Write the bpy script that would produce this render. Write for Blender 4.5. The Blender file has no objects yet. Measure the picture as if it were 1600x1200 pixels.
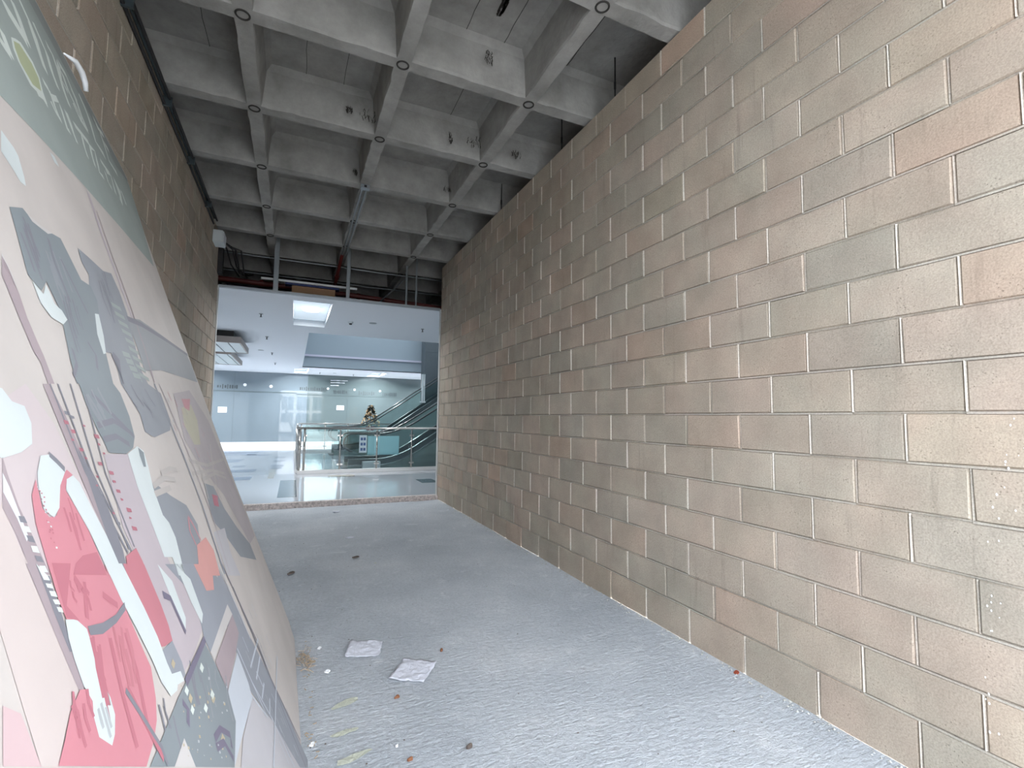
import bpy, bmesh, math, random
from mathutils import Vector, Matrix, noise

# ------------------------------------------------------------------ camera, world, light, exposure
scn = bpy.context.scene
col = scn.collection
EYE = Vector((0, 0, 1.37))
cam_d = bpy.data.cameras.new('camera')
cam_d.sensor_width = 36
cam_d.lens = 749.2 / 1600 * 36
cam_d.clip_start = 0.02
cam = bpy.data.objects.new('camera', cam_d)
col.objects.link(cam)
R_ = Vector((0.90992204, -0.41459146, 0.01248193))
U_ = Vector((-0.04173756, -0.06158008, 0.9972291))
F_ = Vector((0.41267402, 0.9079217, 0.07333711))
M3 = Matrix((R_, U_, -F_)).transposed()
cam.matrix_world = Matrix.Translation(EYE) @ M3.to_4x4()
scn.camera = cam
scn.view_settings.view_transform = 'Standard'
scn.view_settings.look = 'None'
scn.view_settings.gamma = 1
scn.view_settings.use_curve_mapping = False
scn.view_settings.exposure = 0.15
scn.cycles.use_denoising = True
scn.cycles.max_bounces = 10
scn.cycles.diffuse_bounces = 5
scn.cycles.transparent_max_bounces = 24

# overcast daylight; the sky is brighter on the side the open street lies
world = bpy.data.worlds.new('overcast_sky')
scn.world = world
world.use_nodes = True
wn = world.node_tree.nodes
wl = world.node_tree.links
wn.clear()
w_out = wn.new('ShaderNodeOutputWorld')
w_bg = wn.new('ShaderNodeBackground')
w_tc = wn.new('ShaderNodeTexCoord')
w_sep = wn.new('ShaderNodeSeparateXYZ')
w_r = wn.new('ShaderNodeMapRange')
w_r.inputs['From Min'].default_value = -0.9
w_r.inputs['From Max'].default_value = 0.9
w_r.inputs['To Min'].default_value = 14.2
w_r.inputs['To Max'].default_value = 8.8
w_bg.inputs['Color'].default_value = (0.86, 0.915, 1.0, 1)
wl.new(w_tc.outputs['Generated'], w_sep.inputs[0])
wl.new(w_sep.outputs['X'], w_r.inputs['Value'])
wl.new(w_r.outputs[0], w_bg.inputs['Strength'])
wl.new(w_bg.outputs[0], w_out.inputs[0])


def area_light(name, loc, sx, sy, power, color=(1, 1, 1), rot=(0, 0, 0), parent=None):
    d = bpy.data.lights.new(name, 'AREA')
    d.shape = 'RECTANGLE'
    d.size = sx
    d.size_y = sy
    d.energy = power
    d.color = color
    o = bpy.data.objects.new(name, d)
    o.location = loc
    o.rotation_euler = rot
    o.parent = parent
    col.objects.link(o)
    return o


area_light('atrium_skylight_daylight', (4.3, 15.8, 7.35), 7.0, 7.0, 360, (0.86, 0.95, 1.0))


# ------------------------------------------------------------------ helpers
def srgb(r, g, b):
    f = lambda c: (c / 255 / 12.92) if c / 255 <= 0.04045 else ((c / 255 + 0.055) / 1.055) ** 2.4
    return (f(r), f(g), f(b), 1)


def mat(name, color, rough=0.6, metal=0.0, spec=0.5, bump=0.0, bscale=40, mottle=0.0, mscale=3.0, emit=0.0, coat=0.0):
    m = bpy.data.materials.new(name)
    m.use_nodes = True
    n = m.node_tree.nodes
    l = m.node_tree.links
    b = n['Principled BSDF']
    b.inputs['Base Color'].default_value = color
    b.inputs['Roughness'].default_value = rough
    b.inputs['Metallic'].default_value = metal
    b.inputs['Specular IOR Level'].default_value = spec
    b.inputs['Coat Weight'].default_value = coat
    b.inputs['Coat Roughness'].default_value = 0.03
    if emit:
        b.inputs['Emission Color'].default_value = color
        b.inputs['Emission Strength'].default_value = emit
    tc = n.new('ShaderNodeTexCoord')
    if mottle:
        t = n.new('ShaderNodeTexNoise')
        t.inputs['Scale'].default_value = mscale
        t.inputs['Detail'].default_value = 6
        t.inputs['Roughness'].default_value = 0.65
        l.new(tc.outputs['Object'], t.inputs['Vector'])
        mx = n.new('ShaderNodeMix')
        mx.data_type = 'RGBA'
        lo = tuple(c * (1 - mottle) for c in color[:3]) + (1,)
        hi = tuple(min(1, c * (1 + mottle)) for c in color[:3]) + (1,)
        mr = n.new('ShaderNodeMapRange')
        mr.inputs['From Min'].default_value = 0.3
        mr.inputs['From Max'].default_value = 0.7
        l.new(t.outputs['Fac'], mr.inputs['Value'])
        l.new(mr.outputs[0], mx.inputs['Factor'])
        mx.inputs['A'].default_value = lo
        mx.inputs['B'].default_value = hi
        l.new(mx.outputs['Result'], b.inputs['Base Color'])
    if bump:
        t = n.new('ShaderNodeTexNoise')
        t.inputs['Scale'].default_value = bscale
        t.inputs['Detail'].default_value = 4
        l.new(tc.outputs['Object'], t.inputs['Vector'])
        bp = n.new('ShaderNodeBump')
        bp.inputs['Strength'].default_value = bump
        bp.inputs['Distance'].default_value = 0.01
        l.new(t.outputs['Fac'], bp.inputs['Height'])
        l.new(bp.outputs[0], b.inputs['Normal'])
    return m


def glass_mat(name, tint, refl=1.6):
    m = bpy.data.materials.new(name)
    m.use_nodes = True
    n = m.node_tree.nodes
    l = m.node_tree.links
    n.clear()
    o = n.new('ShaderNodeOutputMaterial')
    mx = n.new('ShaderNodeMixShader')
    tr = n.new('ShaderNodeBsdfTransparent')
    tr.inputs['Color'].default_value = tint
    gl = n.new('ShaderNodeBsdfGlossy')
    gl.inputs['Roughness'].default_value = 0.0
    gl.inputs['Color'].default_value = (0.9, 1, 1, 1)
    fr = n.new('ShaderNodeFresnel')
    fr.inputs['IOR'].default_value = refl
    l.new(fr.outputs[0], mx.inputs[0])
    l.new(tr.outputs[0], mx.inputs[1])
    l.new(gl.outputs[0], mx.inputs[2])
    l.new(mx.outputs[0], o.inputs[0])
    return m


class MB:
    def __init__(s):
        s.v, s.f, s.m, s.c = [], [], [], []

    def face(s, pts, mi=0, c=None):
        i = len(s.v)
        s.v += [tuple(p) for p in pts]
        s.f.append(tuple(range(i, i + len(pts))))
        s.m.append(mi)
        s.c.append(c)

    def box(s, x0, x1, y0, y1, z0, z1, mi=0, M=None):
        i = len(s.v)
        P = [Vector((x, y, z)) for z in (z0, z1) for y in (y0, y1) for x in (x0, x1)]
        if M:
            P = [M @ p for p in P]
        s.v += [tuple(p) for p in P]
        for q in ((0, 2, 3, 1), (4, 5, 7, 6), (0, 1, 5, 4), (2, 6, 7, 3), (0, 4, 6, 2), (1, 3, 7, 5)):
            s.f.append(tuple(i + k for k in q))
            s.m.append(mi)
            s.c.append(None)

    def tube(s, pts, r, n=10, mi=0, cap=True):
        pts = [Vector(p) for p in pts]
        rings = []
        ref = None
        for k, p in enumerate(pts):
            d = (pts[min(k + 1, len(pts) - 1)] - pts[max(k - 1, 0)]).normalized()
            if ref is None:
                ref = d.orthogonal().normalized()
            a = (ref - d * ref.dot(d)).normalized()
            ref = a
            b = d.cross(a)
            rr = r[k] if isinstance(r, (list, tuple)) else r
            i = len(s.v)
            for j in range(n):
                t = 2 * math.pi * j / n
                s.v.append(tuple(p + a * math.cos(t) * rr + b * math.sin(t) * rr))
            rings.append(i)
        for a, b in zip(rings, rings[1:]):
            for j in range(n):
                s.f.append((a + j, a + (j + 1) % n, b + (j + 1) % n, b + j))
                s.m.append(mi)
                s.c.append(None)
        if cap:
            s.f.append(tuple(rings[0] + j for j in range(n))[::-1])
            s.f.append(tuple(rings[-1] + j for j in range(n)))
            s.m += [mi, mi]
            s.c += [None, None]

    def ribbon(s, pts, prof, mi=0):
        """sweep a closed profile [(dy, dz)] along points lying in an x-z plane"""
        pts = [Vector(p) for p in pts]
        rings = []
        for k, p in enumerate(pts):
            d = (pts[min(k + 1, len(pts) - 1)] - pts[max(k - 1, 0)]).normalized()
            up = Vector((-d.z, 0, d.x))
            rings.append(len(s.v))
            for (a, b) in prof:
                s.v.append(tuple(p + Vector((0, a, 0)) + up * b))
        n = len(prof)
        for a, b in zip(rings, rings[1:]):
            for j in range(n):
                s.f.append((a + j, a + (j + 1) % n, b + (j + 1) % n, b + j))
                s.m.append(mi)
                s.c.append(None)
        s.f.append(tuple(rings[0] + j for j in range(n))[::-1])
        s.f.append(tuple(rings[-1] + j for j in range(n)))
        s.m += [mi, mi]
        s.c += [None, None]

    def build(s, name, mats, parent=None, smooth=False, origin=None, bevel=0):
        me = bpy.data.meshes.new(name)
        V = s.v
        if origin is not None:
            V = [(a - origin[0], b - origin[1], c - origin[2]) for a, b, c in V]
        me.from_pydata(V, [], s.f)
        if not isinstance(mats, (list, tuple)):
            mats = [mats]
        for m in mats:
            me.materials.append(m)
        me.polygons.foreach_set('material_index', s.m)
        if any(c is not None for c in s.c):
            at = me.color_attributes.new('tone', 'FLOAT_COLOR', 'CORNER')
            for p, c in zip(me.polygons, s.c):
                for li in p.loop_indices:
                    at.data[li].color = c or (1, 1, 1, 1)
        if smooth:
            me.polygons.foreach_set('use_smooth', [True] * len(me.polygons))
        me.update()
        o = bpy.data.objects.new(name, me)
        col.objects.link(o)
        if parent is not None:
            o.parent = parent
        if origin is not None:
            o.location = origin if parent is None else Vector(origin) - parent.location
        elif parent is not None:
            o.location = -parent.location
        if bevel:
            bv = o.modifiers.new('bevel', 'BEVEL')
            bv.width = bevel
            bv.segments = 2
            bv.limit_method = 'ANGLE'
        return o


def tag(o, label=None, cat=None, group=None, kind=None):
    if label:
        o['label'] = label
    if cat:
        o['category'] = cat
    if group:
        o['group'] = group
    if kind:
        o['kind'] = kind
    return o


def empty(name, loc, label, cat, group=None):
    o = bpy.data.objects.new(name, None)
    o.location = loc
    o.empty_display_size = 0.1
    col.objects.link(o)
    return tag(o, label, cat, group)


def struct(o, label=None):
    o['kind'] = 'structure'
    if label:
        o['label'] = label
    return o


def copy_tree(o, parent=None):
    c = o.copy()
    col.objects.link(c)
    c.parent = parent
    for ch in list(o.children):
        copy_tree(ch, c)
    return c


rnd = random.Random(7)

# ------------------------------------------------------------------ measures of the place
XL, XR = -1.08, 2.28          # faces of the two block walls
Y0, Y1 = -1.0, 8.05           # mouth of the passage, end of the block walls
ZT = 4.016                    # top course
FZ = 0.08                     # mall floor
CZ = 3.27                     # mall ceiling
YB = 23.4                     # glazed back wall

# ------------------------------------------------------------------ materials
def block_mat():
    m = bpy.data.materials.new('concrete_block')
    m.use_nodes = True
    n = m.node_tree.nodes
    l = m.node_tree.links
    b = n['Principled BSDF']
    b.inputs['Roughness'].default_value = 0.9
    b.inputs['Specular IOR Level'].default_value = 0.2
    at = n.new('ShaderNodeAttribute')
    at.attribute_name = 'tone'
    tc = n.new('ShaderNodeTexCoord')

    def nz(scale, detail=5, rough=0.6, vec=None):
        t = n.new('ShaderNodeTexNoise')
        t.inputs['Scale'].default_value = scale
        t.inputs['Detail'].default_value = detail
        t.inputs['Roughness'].default_value = rough
        l.new(vec or tc.outputs['Object'], t.inputs['Vector'])
        return t.outputs['Fac']

    def rng(v, a, b_, c, d):
        r = n.new('ShaderNodeMapRange')
        r.inputs['From Min'].default_value = a
        r.inputs['From Max'].default_value = b_
        r.inputs['To Min'].default_value = c
        r.inputs['To Max'].default_value = d
        l.new(v, r.inputs['Value'])
        return r.outputs[0]

    def mul(a, v):
        x = n.new('ShaderNodeMix')
        x.data_type = 'RGBA'
        x.blend_type = 'MULTIPLY'
        x.inputs['Factor'].default_value = 1
        l.new(a, x.inputs['A'])
        l.new(v, x.inputs['B'])
        return x.outputs['Result']
    c = mul(at.outputs['Color'], rng(nz(4.5), .32, .72, .87, 1.09))
    c = mul(c, rng(nz(1.1, 3), .35, .68, .93, 1.05))
    c = mul(c, rng(nz(150, 3), .3, .62, .80, 1.08))
    # dark pores
    vo = n.new('ShaderNodeTexVoronoi')
    vo.inputs['Scale'].default_value = 75
    l.new(tc.outputs['Object'], vo.inputs['Vector'])
    pore = rng(vo.outputs['Distance'], .10, .26, 0.62, 1.0)
    gate = rng(nz(9, 3), .50, .60, 0, 1)
    g = n.new('ShaderNodeMix')
    g.data_type = 'FLOAT'
    l.new(gate, g.inputs['Factor'])
    g.inputs['A'].default_value = 1.0
    l.new(pore, g.inputs['B'])
    c = mul(c, g.outputs['Result'])
    # drifts between pinkish and grey-green casts
    hm = n.new('ShaderNodeMix')
    hm.data_type = 'RGBA'
    l.new(rng(nz(2.6, 3), .38, .62, 0, 1), hm.inputs['Factor'])
    hm.inputs['A'].default_value = (1.02, .975, .975, 1)
    hm.inputs['B'].default_value = (.97, .975, .975, 1)
    c = mul(c, hm.outputs['Result'])
    # run-off streaks, stretched in height
    mp = n.new('ShaderNodeMapping')
    mp.inputs['Scale'].default_value = (1, 14, 1.1)
    l.new(tc.outputs['Object'], mp.inputs['Vector'])
    st = rng(nz(1.3, 4, .6, mp.outputs[0]), .60, .78, 1.0, .76)
    c = mul(c, st)
    l.new(c, b.inputs['Base Color'])
    h1 = nz(55, 5, .7)
    ad = n.new('ShaderNodeMath')
    ad.operation = 'MULTIPLY_ADD'
    l.new(g.outputs['Result'], ad.inputs[0])
    ad.inputs[1].default_value = 0.6
    l.new(h1, ad.inputs[2])
    bp = n.new('ShaderNodeBump')
    bp.inputs['Strength'].default_value = 0.55
    bp.inputs['Distance'].default_value = 0.005
    l.new(ad.outputs[0], bp.inputs['Height'])
    l.new(bp.outputs[0], b.inputs['Normal'])
    return m


M = {}
M['block'] = block_mat()
M['plaster'] = mat('pale_plaster', srgb(190, 190, 188), .8, bump=.3, bscale=30, mottle=.1)


def floor_mat():
    m = mat('rough_cement', srgb(168, 175, 184), .88, spec=.25)
    n = m.node_tree.nodes
    l = m.node_tree.links
    b = n['Principled BSDF']
    tc = [x for x in n if x.type == 'TEX_COORD'][0]

    def nz(scale, detail=6, rough=.6, vec=None, dist=0):
        t = n.new('ShaderNodeTexNoise')
        t.inputs['Scale'].default_value = scale
        t.inputs['Detail'].default_value = detail
        t.inputs['Roughness'].default_value = rough
        t.inputs['Distortion'].default_value = dist
        l.new(vec or tc.outputs['Object'], t.inputs['Vector'])
        return t.outputs['Fac']

    def ramp(v, stops):
        r = n.new('ShaderNodeValToRGB')
        e = r.color_ramp.elements
        while len(e) < len(stops):
            e.new(.5)
        for q, (p, c) in zip(e, stops):
            q.position = p
            q.color = c
        l.new(v, r.inputs[0])
        return r.outputs[0]

    def mixc(f, a, c, mode='MIX'):
        x = n.new('ShaderNodeMix')
        x.data_type = 'RGBA'
        x.blend_type = mode
        if isinstance(f, float):
            x.inputs['Factor'].default_value = f
        else:
            l.new(f, x.inputs['Factor'])
        l.new(a, x.inputs['A'])
        l.new(c, x.inputs['B'])
        return x.outputs['Result']
    base = ramp(nz(1.2, 5), [(.30, srgb(182, 189, 196)), (.52, srgb(197, 203, 209)), (.72, srgb(211, 215, 219))])
    fine = ramp(nz(45, 5, .7), [(.3, (.82, .82, .82, 1)), (.65, (1.04, 1.04, 1.04, 1))])
    c = mixc(1.0, base, fine, 'MULTIPLY')
    # dry pale scuffs
    w = ramp(nz(5, 8, .7, dist=.6), [(.57, (0, 0, 0, 1)), (.70, (.7, .7, .7, 1))])
    pale = n.new('ShaderNodeRGB')
    pale.outputs[0].default_value = srgb(220, 223, 226)
    c = mixc(w, c, pale.outputs[0])
    l.new(c, b.inputs['Base Color'])
    mp = n.new('ShaderNodeMapping')
    mp.inputs['Rotation'].default_value = (0, 0, .25)
    mp.inputs['Scale'].default_value = (2.2, 7, 1)
    l.new(tc.outputs['Object'], mp.inputs['Vector'])
    brush = nz(7, 5, .6, mp.outputs[0])
    rough = nz(28, 6, .75)
    grit = nz(120, 3, .7)
    a1 = n.new('ShaderNodeMath')
    a1.operation = 'MULTIPLY_ADD'
    l.new(brush, a1.inputs[0])
    a1.inputs[1].default_value = .8
    l.new(rough, a1.inputs[2])
    a2 = n.new('ShaderNodeMath')
    a2.operation = 'MULTIPLY_ADD'
    l.new(grit, a2.inputs[0])
    a2.inputs[1].default_value = .25
    l.new(a1.outputs[0], a2.inputs[2])
    bp = n.new('ShaderNodeBump')
    bp.inputs['Strength'].default_value = 1.0
    bp.inputs['Distance'].default_value = .013
    l.new(a2.outputs[0], bp.inputs['Height'])
    l.new(bp.outputs[0], b.inputs['Normal'])
    return m


M['cement'] = floor_mat()
M['slab'] = mat('raw_board_marked_concrete', srgb(150, 149, 146), .9, spec=.2, bump=.6, bscale=22, mottle=.27, mscale=2.9)
M['ring'] = mat('dark_ring_mark', srgb(48, 46, 44), .8)
M['rust'] = mat('rusty_scar', srgb(62, 58, 55), .9, mottle=.3, mscale=30)
M['pave'] = mat('street_paving', srgb(165, 163, 158), .85, mottle=.15, mscale=.6)
M['facade'] = mat('pale_facade', srgb(196, 194, 190), .8, mottle=.08)
M['pane'] = mat('dark_window_pane', srgb(78, 88, 98), .1)
M['mallwhite'] = mat('white_ceiling_board', srgb(214, 218, 224), .7)
M['mallwall'] = mat('white_mall_wall', srgb(205, 210, 214), .6)
M['fascia'] = mat('blue_grey_fascia', srgb(158, 170, 180), .6)
M['lip'] = mat('pale_lilac_lip', srgb(208, 205, 222), .5)
M['terrazzo'] = mat('polished_white_tile', srgb(196, 200, 206), .07, spec=.6, coat=.3)
M['inlay'] = mat('slate_blue_tile_inlay', srgb(136, 148, 168), .12, spec=.5)
M['inlayd'] = mat('dark_grey_tile_inlay', srgb(92, 106, 114), .10, spec=.5)
M['inlayb'] = mat('beige_tile_inlay', srgb(190, 180, 158), .08, spec=.7, coat=.4)
M['screed'] = mat('broken_screed_edge', srgb(196, 186, 182), .9, bump=1, bscale=60, mottle=.5, mscale=28)
M['curb'] = mat('white_stone_curb', srgb(222, 220, 218), .35, spec=.5)
M['letter'] = mat('dark_lettering', srgb(62, 72, 76), .5)
M['film'] = mat('grey_green_glazing', srgb(94, 106, 108), .025, spec=.6, coat=.45)
M['film2'] = mat('grey_green_glazing_light', srgb(114, 126, 134), .025, spec=.6, coat=.45)
M['seam'] = mat('dark_glazing_seam', srgb(84, 96, 98), .3)
M['white'] = mat('white_paint', srgb(232, 234, 236), .5)
M['steel'] = mat('brushed_stainless', srgb(188, 184, 178), .25, metal=1.0)
M['galv'] = mat('galvanised_steel', srgb(150, 156, 160), .45, metal=.7)
M['rubber'] = mat('black_handrail_rubber', srgb(28, 36, 40), .35)
M['deck'] = mat('dark_escalator_cladding', srgb(74, 84, 88), .35, metal=.4)
M['deckl'] = mat('bright_escalator_edge', srgb(170, 178, 180), .25, metal=.8)
M['step'] = mat('escalator_step', srgb(88, 92, 94), .5, metal=.5)
M['glass'] = glass_mat('clear_green_glass', (0.87, 0.92, 0.92, 1))
M['glassg'] = glass_mat('green_escalator_glass', (0.74, 0.81, 0.81, 1), 1.5)
M['clad'] = mat('grey_green_side_panel', srgb(130, 146, 144), .15, spec=.6)
M['conc'] = mat('dark_stone_cladding', srgb(84, 92, 98), .5, mottle=.12, mscale=2)
M['black'] = mat('black_plastic', srgb(24, 24, 26), .5)
M['cable'] = mat('black_cable', srgb(30, 28, 30), .6)
M['red'] = mat('red_painted_pipe', srgb(96, 32, 30), .5)
M['blue'] = mat('blue_painted_metal', srgb(34, 52, 110), .4)
M['ply'] = mat('plywood', srgb(160, 124, 92), .7, mottle=.1, mscale=8)
M['wood'] = mat('taupe_baffle_side', srgb(158, 148, 142), .5)
M['louvre'] = mat('pale_baffle_panel', srgb(196, 204, 206), .5)
M['lamp'] = mat('lamp_glow', (0.9, 0.97, 1, 1), .5, emit=3.5)
M['diffuser'] = mat('lit_diffuser', (.80, .90, .98, 1), .5, emit=.30)
M['tray'] = mat('white_lamp_tray', srgb(200, 206, 212), .4)
M['paper'] = mat('white_paper', srgb(226, 229, 236), .8, bump=.5, bscale=25)
M['cyan'] = mat('pale_cyan_poster', srgb(160, 208, 216), .5)
M['ink'] = mat('blue_ink', srgb(70, 96, 150), .6)
M['tissue'] = mat('crumpled_tissue', srgb(214, 217, 227), .9, bump=1.0, bscale=38)
M['leafd'] = mat('dry_leaf', srgb(132, 88, 62), .8)
M['leaft'] = mat('straw_litter', srgb(170, 152, 128), .9)
M['clod'] = mat('dark_dirt_clod', srgb(92, 82, 76), .95)
M['redleaf'] = mat('rust_red_leaf', srgb(158, 72, 46), .7)
M['crumb'] = mat('grey_mortar_crumb', srgb(178, 178, 174), .95)
M['yellow'] = mat('faded_yellow_paint', srgb(200, 204, 188), .9, bump=.8, bscale=60)
M['tree'] = mat('fir_green', srgb(36, 44, 34), .7)
M['gold'] = mat('gold_ornament', srgb(196, 160, 116), .35, metal=.3)
M['cream'] = mat('cream_ornament', srgb(222, 206, 180), .5)
M['potred'] = mat('crimson_pot_wrap', srgb(140, 54, 66), .5)


# ------------------------------------------------------------------ block walls
TONES = [srgb(180, 167, 150), srgb(175, 165, 149), srgb(184, 168, 153), srgb(170, 163, 149), srgb(183, 173, 157),
         srgb(173, 164, 147), srgb(186, 166, 148), srgb(168, 161, 148), srgb(179, 169, 154), srgb(178, 163, 147)]


def block_wall(name, X, sgn, y0, y1, phase, seed, thick=.16, dim=1.0, soft=False):
    """sgn = +1: visible face looks towards +x"""
    r = random.Random(seed)
    mb = MB()
    dv = 0.0055                    # joint half width
    dep = 0.009
    xf = X
    xj = X - sgn * dep
    J1 = srgb(206, 201, 190)
    J2 = srgb(184, 181, 172)
    J1 = tuple(c * dim for c in J1[:3]) + (1,)
    J2 = tuple(c * dim for c in J2[:3]) + (1,)

    def q(pts, c):
        mb.face(pts if sgn > 0 else pts[::-1], 0, c)
    ncourse = 20
    for k in range(ncourse):
        z0 = 0.016 + .2 * k if k else -0.05
        z1 = 0.016 + .2 * (k + 1)
        c = k - 7
        off = phase + (0 if c % 2 else .2)
        j = math.floor((y0 - off) / .4)
        while off + .4 * j < y1:
            a, b = off + .4 * j, off + .4 * (j + 1)
            j += 1
            a_, b_ = max(a, y0), min(b, y1)
            if b_ - a_ < .02:
                continue
            t = r.choice(TONES)
            u = r.choice(TONES)
            w = r.random()
            br = dim * (1 + r.uniform(-.065, .05))
            av = srgb(174, 165, 152)
            kk = .62 if r.random() < .8 else 1.0
            tone = tuple(((t[i] * w + u[i] * (1 - w)) * kk + av[i] * (1 - kk)) * br for i in range(3)) + (1,)
            ja = a_ + (dv if a_ == a else 0)
            jb = b_ - (dv if b_ == b else 0)
            za, zb = z0 + dv * .8, z1 - dv * .8
            e = .005
            jit = lambda s_=.0026: r.uniform(-s_, s_)
            fo = xf + sgn * r.uniform(-.0012, .0012)
            P = [(fo, ja + e + jit(), za + e + jit()), (fo, jb - e + jit(), za + e + jit()),
                 (fo, jb - e + jit(), zb - e + jit()), (fo, ja + e + jit(), zb - e + jit())]
            Q = [(xj, ja, za), (xj, jb, za), (xj, jb, zb), (xj, ja, zb)]
            # front face
            q([P[0], P[1], P[2], P[3]], tone)
            for i in range(4):
                i2 = (i + 1) % 4
                q([Q[i], Q[i2], P[i2], P[i]], tone)
            # joints: bright vertical bead, weathered bed joint
            rr = r.random()
            jc = tuple(J1[i] * (.55 + .45 * rr) + tone[i] * (.45 - .45 * rr) for i in range(3)) + (1,)
            bead = xf + sgn * ((.0015 if rr > .35 else -.004) if not soft else -.003)
            if a_ == a:
                q([(xj, a - dv, za), (bead, a, za), (bead, a, zb), (xj, a - dv, zb)], jc)
                q([(bead, a, za), (xj, a + dv, za), (xj, a + dv, zb), (bead, a, zb)], jc)
            fl_ = r.random()
            hc = tuple(J2[i] * .6 + tone[i] * .4 for i in range(3)) + (1,)
            if fl_ < .62:
                bz = xf - sgn * .001
                zt_ = z0 + dv * .45
                q([(bz, a_, z0 - dv), (bz, b_, z0 - dv), (bz, b_, zt_), (bz, a_, zt_)], hc)
                q([(bz, a_, zt_), (bz, b_, zt_), (xj, b_, zt_), (xj, a_, zt_)], hc)
                q([(xj, a_, zt_), (xj, b_, zt_), (xj, b_, z0 + dv), (xj, a_, z0 + dv)], hc)
            else:
                bz = xf - sgn * .004
                q([(xj, a_, z0 - dv), (xj, b_, z0 - dv), (bz, b_, z0), (bz, a_, z0)], hc)
                q([(bz, a_, z0), (bz, b_, z0), (xj, b_, z0 + dv), (xj, a_, z0 + dv)], hc)
    # body behind the face
    xb = X - sgn * thick
    xa = xj - sgn * .001
    lo, hi = min(xa, xb), max(xa, xb)
    i0 = len(mb.f)
    mb.box(lo, hi, y0, y1, -.05, ZT)
    for k in range(i0, len(mb.f)):
        mb.c[k] = tuple(v * dim for v in TONES[1][:3]) + (1,)
    return struct(mb.build(name, M['block']))


block_wall('wall_right', XR, -1, Y0, Y1, 1.1256, 11)
block_wall('wall_left', XL, 1, Y0, Y1, 1.21, 23, dim=.93, soft=True)

# plastered jambs at the mall end of both walls
for nm, x0, x1 in (('trim_1', XR - .012, XR + .17), ('trim_2', XL - .17, XL + .012)):
    mb = MB()
    mb.box(x0, x1, Y1, Y1 + .06, -.02, CZ)
    struct(mb.build(nm, M['plaster']))

# paint drips near the right edge of the big wall
mb = MB()
for (y, z) in [(.813, 1.392), (.793, 1.293), (.829, 1.213), (.85, 1.132), (.794, 1.097), (.878, .776), (.884, .649),
               (.904, .39), (.901, .306), (.88, .70), (.882, .74), (.90, .45), (.86, 1.05), (.84, 1.27), (.87, .98)]:
    for _ in range(2):
        yy, zz, rr = y + rnd.uniform(-.02, .02), z + rnd.uniform(-.03, .03), rnd.uniform(.0015, .0035)
        mb.face([(XR - .003, yy + rr * math.cos(t * .785), zz + rr * 1.6 * math.sin(t * .785)) for t in range(8)][::-1])
drip = mb.build('paint_splash', M['white'], bpy.data.objects['wall_right'])
drip['label'] = 'white paint drips'

# ------------------------------------------------------------------ floors
mb = MB()
NX, NY = 28, 76
for i in range(NX):
    for j in range(NY):
        P = []
        for (a, b) in ((0, 0), (1, 0), (1, 1), (0, 1)):
            x = XL + (XR - XL) * (i + a) / NX
            y = Y0 + (8.07 - Y0) * (j + b) / NY
            z = .006 * noise.noise(Vector((x * 1.3, y * 1.3, 0))) + .003 * noise.noise(Vector((x * 5, y * 5, 3)))
            if x > XR - .2:
                z += .010 * (x - XR + .2) / .2
            P.append((x, y, z))
        mb.face(P)
fl = struct(mb.build('floor', M['cement'], smooth=True), 'rough grey cement floor of the passage')
bm = bmesh.new()
bm.from_mesh(fl.data)
bmesh.ops.remove_doubles(bm, verts=bm.verts, dist=1e-4)
bm.to_mesh(fl.data)
bm.free()

# faded yellow marks, part of the floor
mb = MB()
for (x, y, a, w, h) in ((.285, 2.50, .3, .12, .045), (.262, 2.28, .2, .11, .03), (.27, 2.10, .25, .15, .04), (.76, 4.72, 0, .03, .02)):
    pts = []
    for k in range(14):
        t = k / 14 * 6.283
        rr = 1 + rnd.uniform(-.25, .25)
        px, py = math.cos(t) * w * .5 * rr, math.sin(t) * h * .6 * rr
        pts.append((x + px * math.cos(a) - py * math.sin(a), y + px * math.sin(a) + py * math.cos(a), .0095))
    mb.face(pts)
o = mb.build('paint_mark', M['yellow'], fl)
o['label'] = 'faded yellow paint smears'

mb = MB()
mb.box(-30, 30, -40, Y0, -.14, -.02)
struct(mb.build('street_pavement', M['pave']), 'street paving outside the passage mouth')

# low pale building across the street, which the glazing and the glass panes mirror
t = empty('street_building', (0, -31, -.02), 'low pale building with a grid front across the street behind', 'building')
mb = MB()
mb.box(-24, 24, -34, -31, -.02, 4.9)
mb.build('wall', M['facade'], t)
mb = MB()
mb.box(-24.3, 24.3, -34.2, -30.6, 4.9, 5.15)
mb.build('roof', M['white'], t)
for k in range(24):
    for q, (z0, z1) in enumerate(((.5, 1.9), (2.3, 4.3))):
        mb = MB()
        x = -23.6 + 2 * k
        mb.box(x, x + 1.55, -31.0, -30.97, z0, z1)
        w = mb.build('window', M['pane'], t)
        mb = MB()
        mb.box(x + .75, x + .80, -30.97, -30.93, z0, z1)
        mb.build('mullion', M['white'], w).location = (0, 0, 0)

# broken edge of the mall floor finish
mb = MB()
n_ = 90
pr = None
for k in range(n_ + 1):
    x = XL + (XR - XL) * k / n_
    yb = 8.0 + .012 * noise.noise(Vector((x * 6, 0, 0))) + rnd.uniform(-.006, .006)
    zt = FZ + rnd.uniform(-.004, .001)
    cur = [(x, yb - .02 + rnd.uniform(-.012, .004), -.01), (x, yb, FZ * .55 + rnd.uniform(-.01, .01)), (x, yb + .01, zt), (x, 8.11, FZ - .0005)]
    if pr:
        for a in range(3):
            mb.face([pr[a], cur[a], cur[a + 1], pr[a + 1]])
    pr = cur
struct(mb.build('trim_3', M['screed']), 'broken pinkish screed edge where the polished floor begins')

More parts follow.
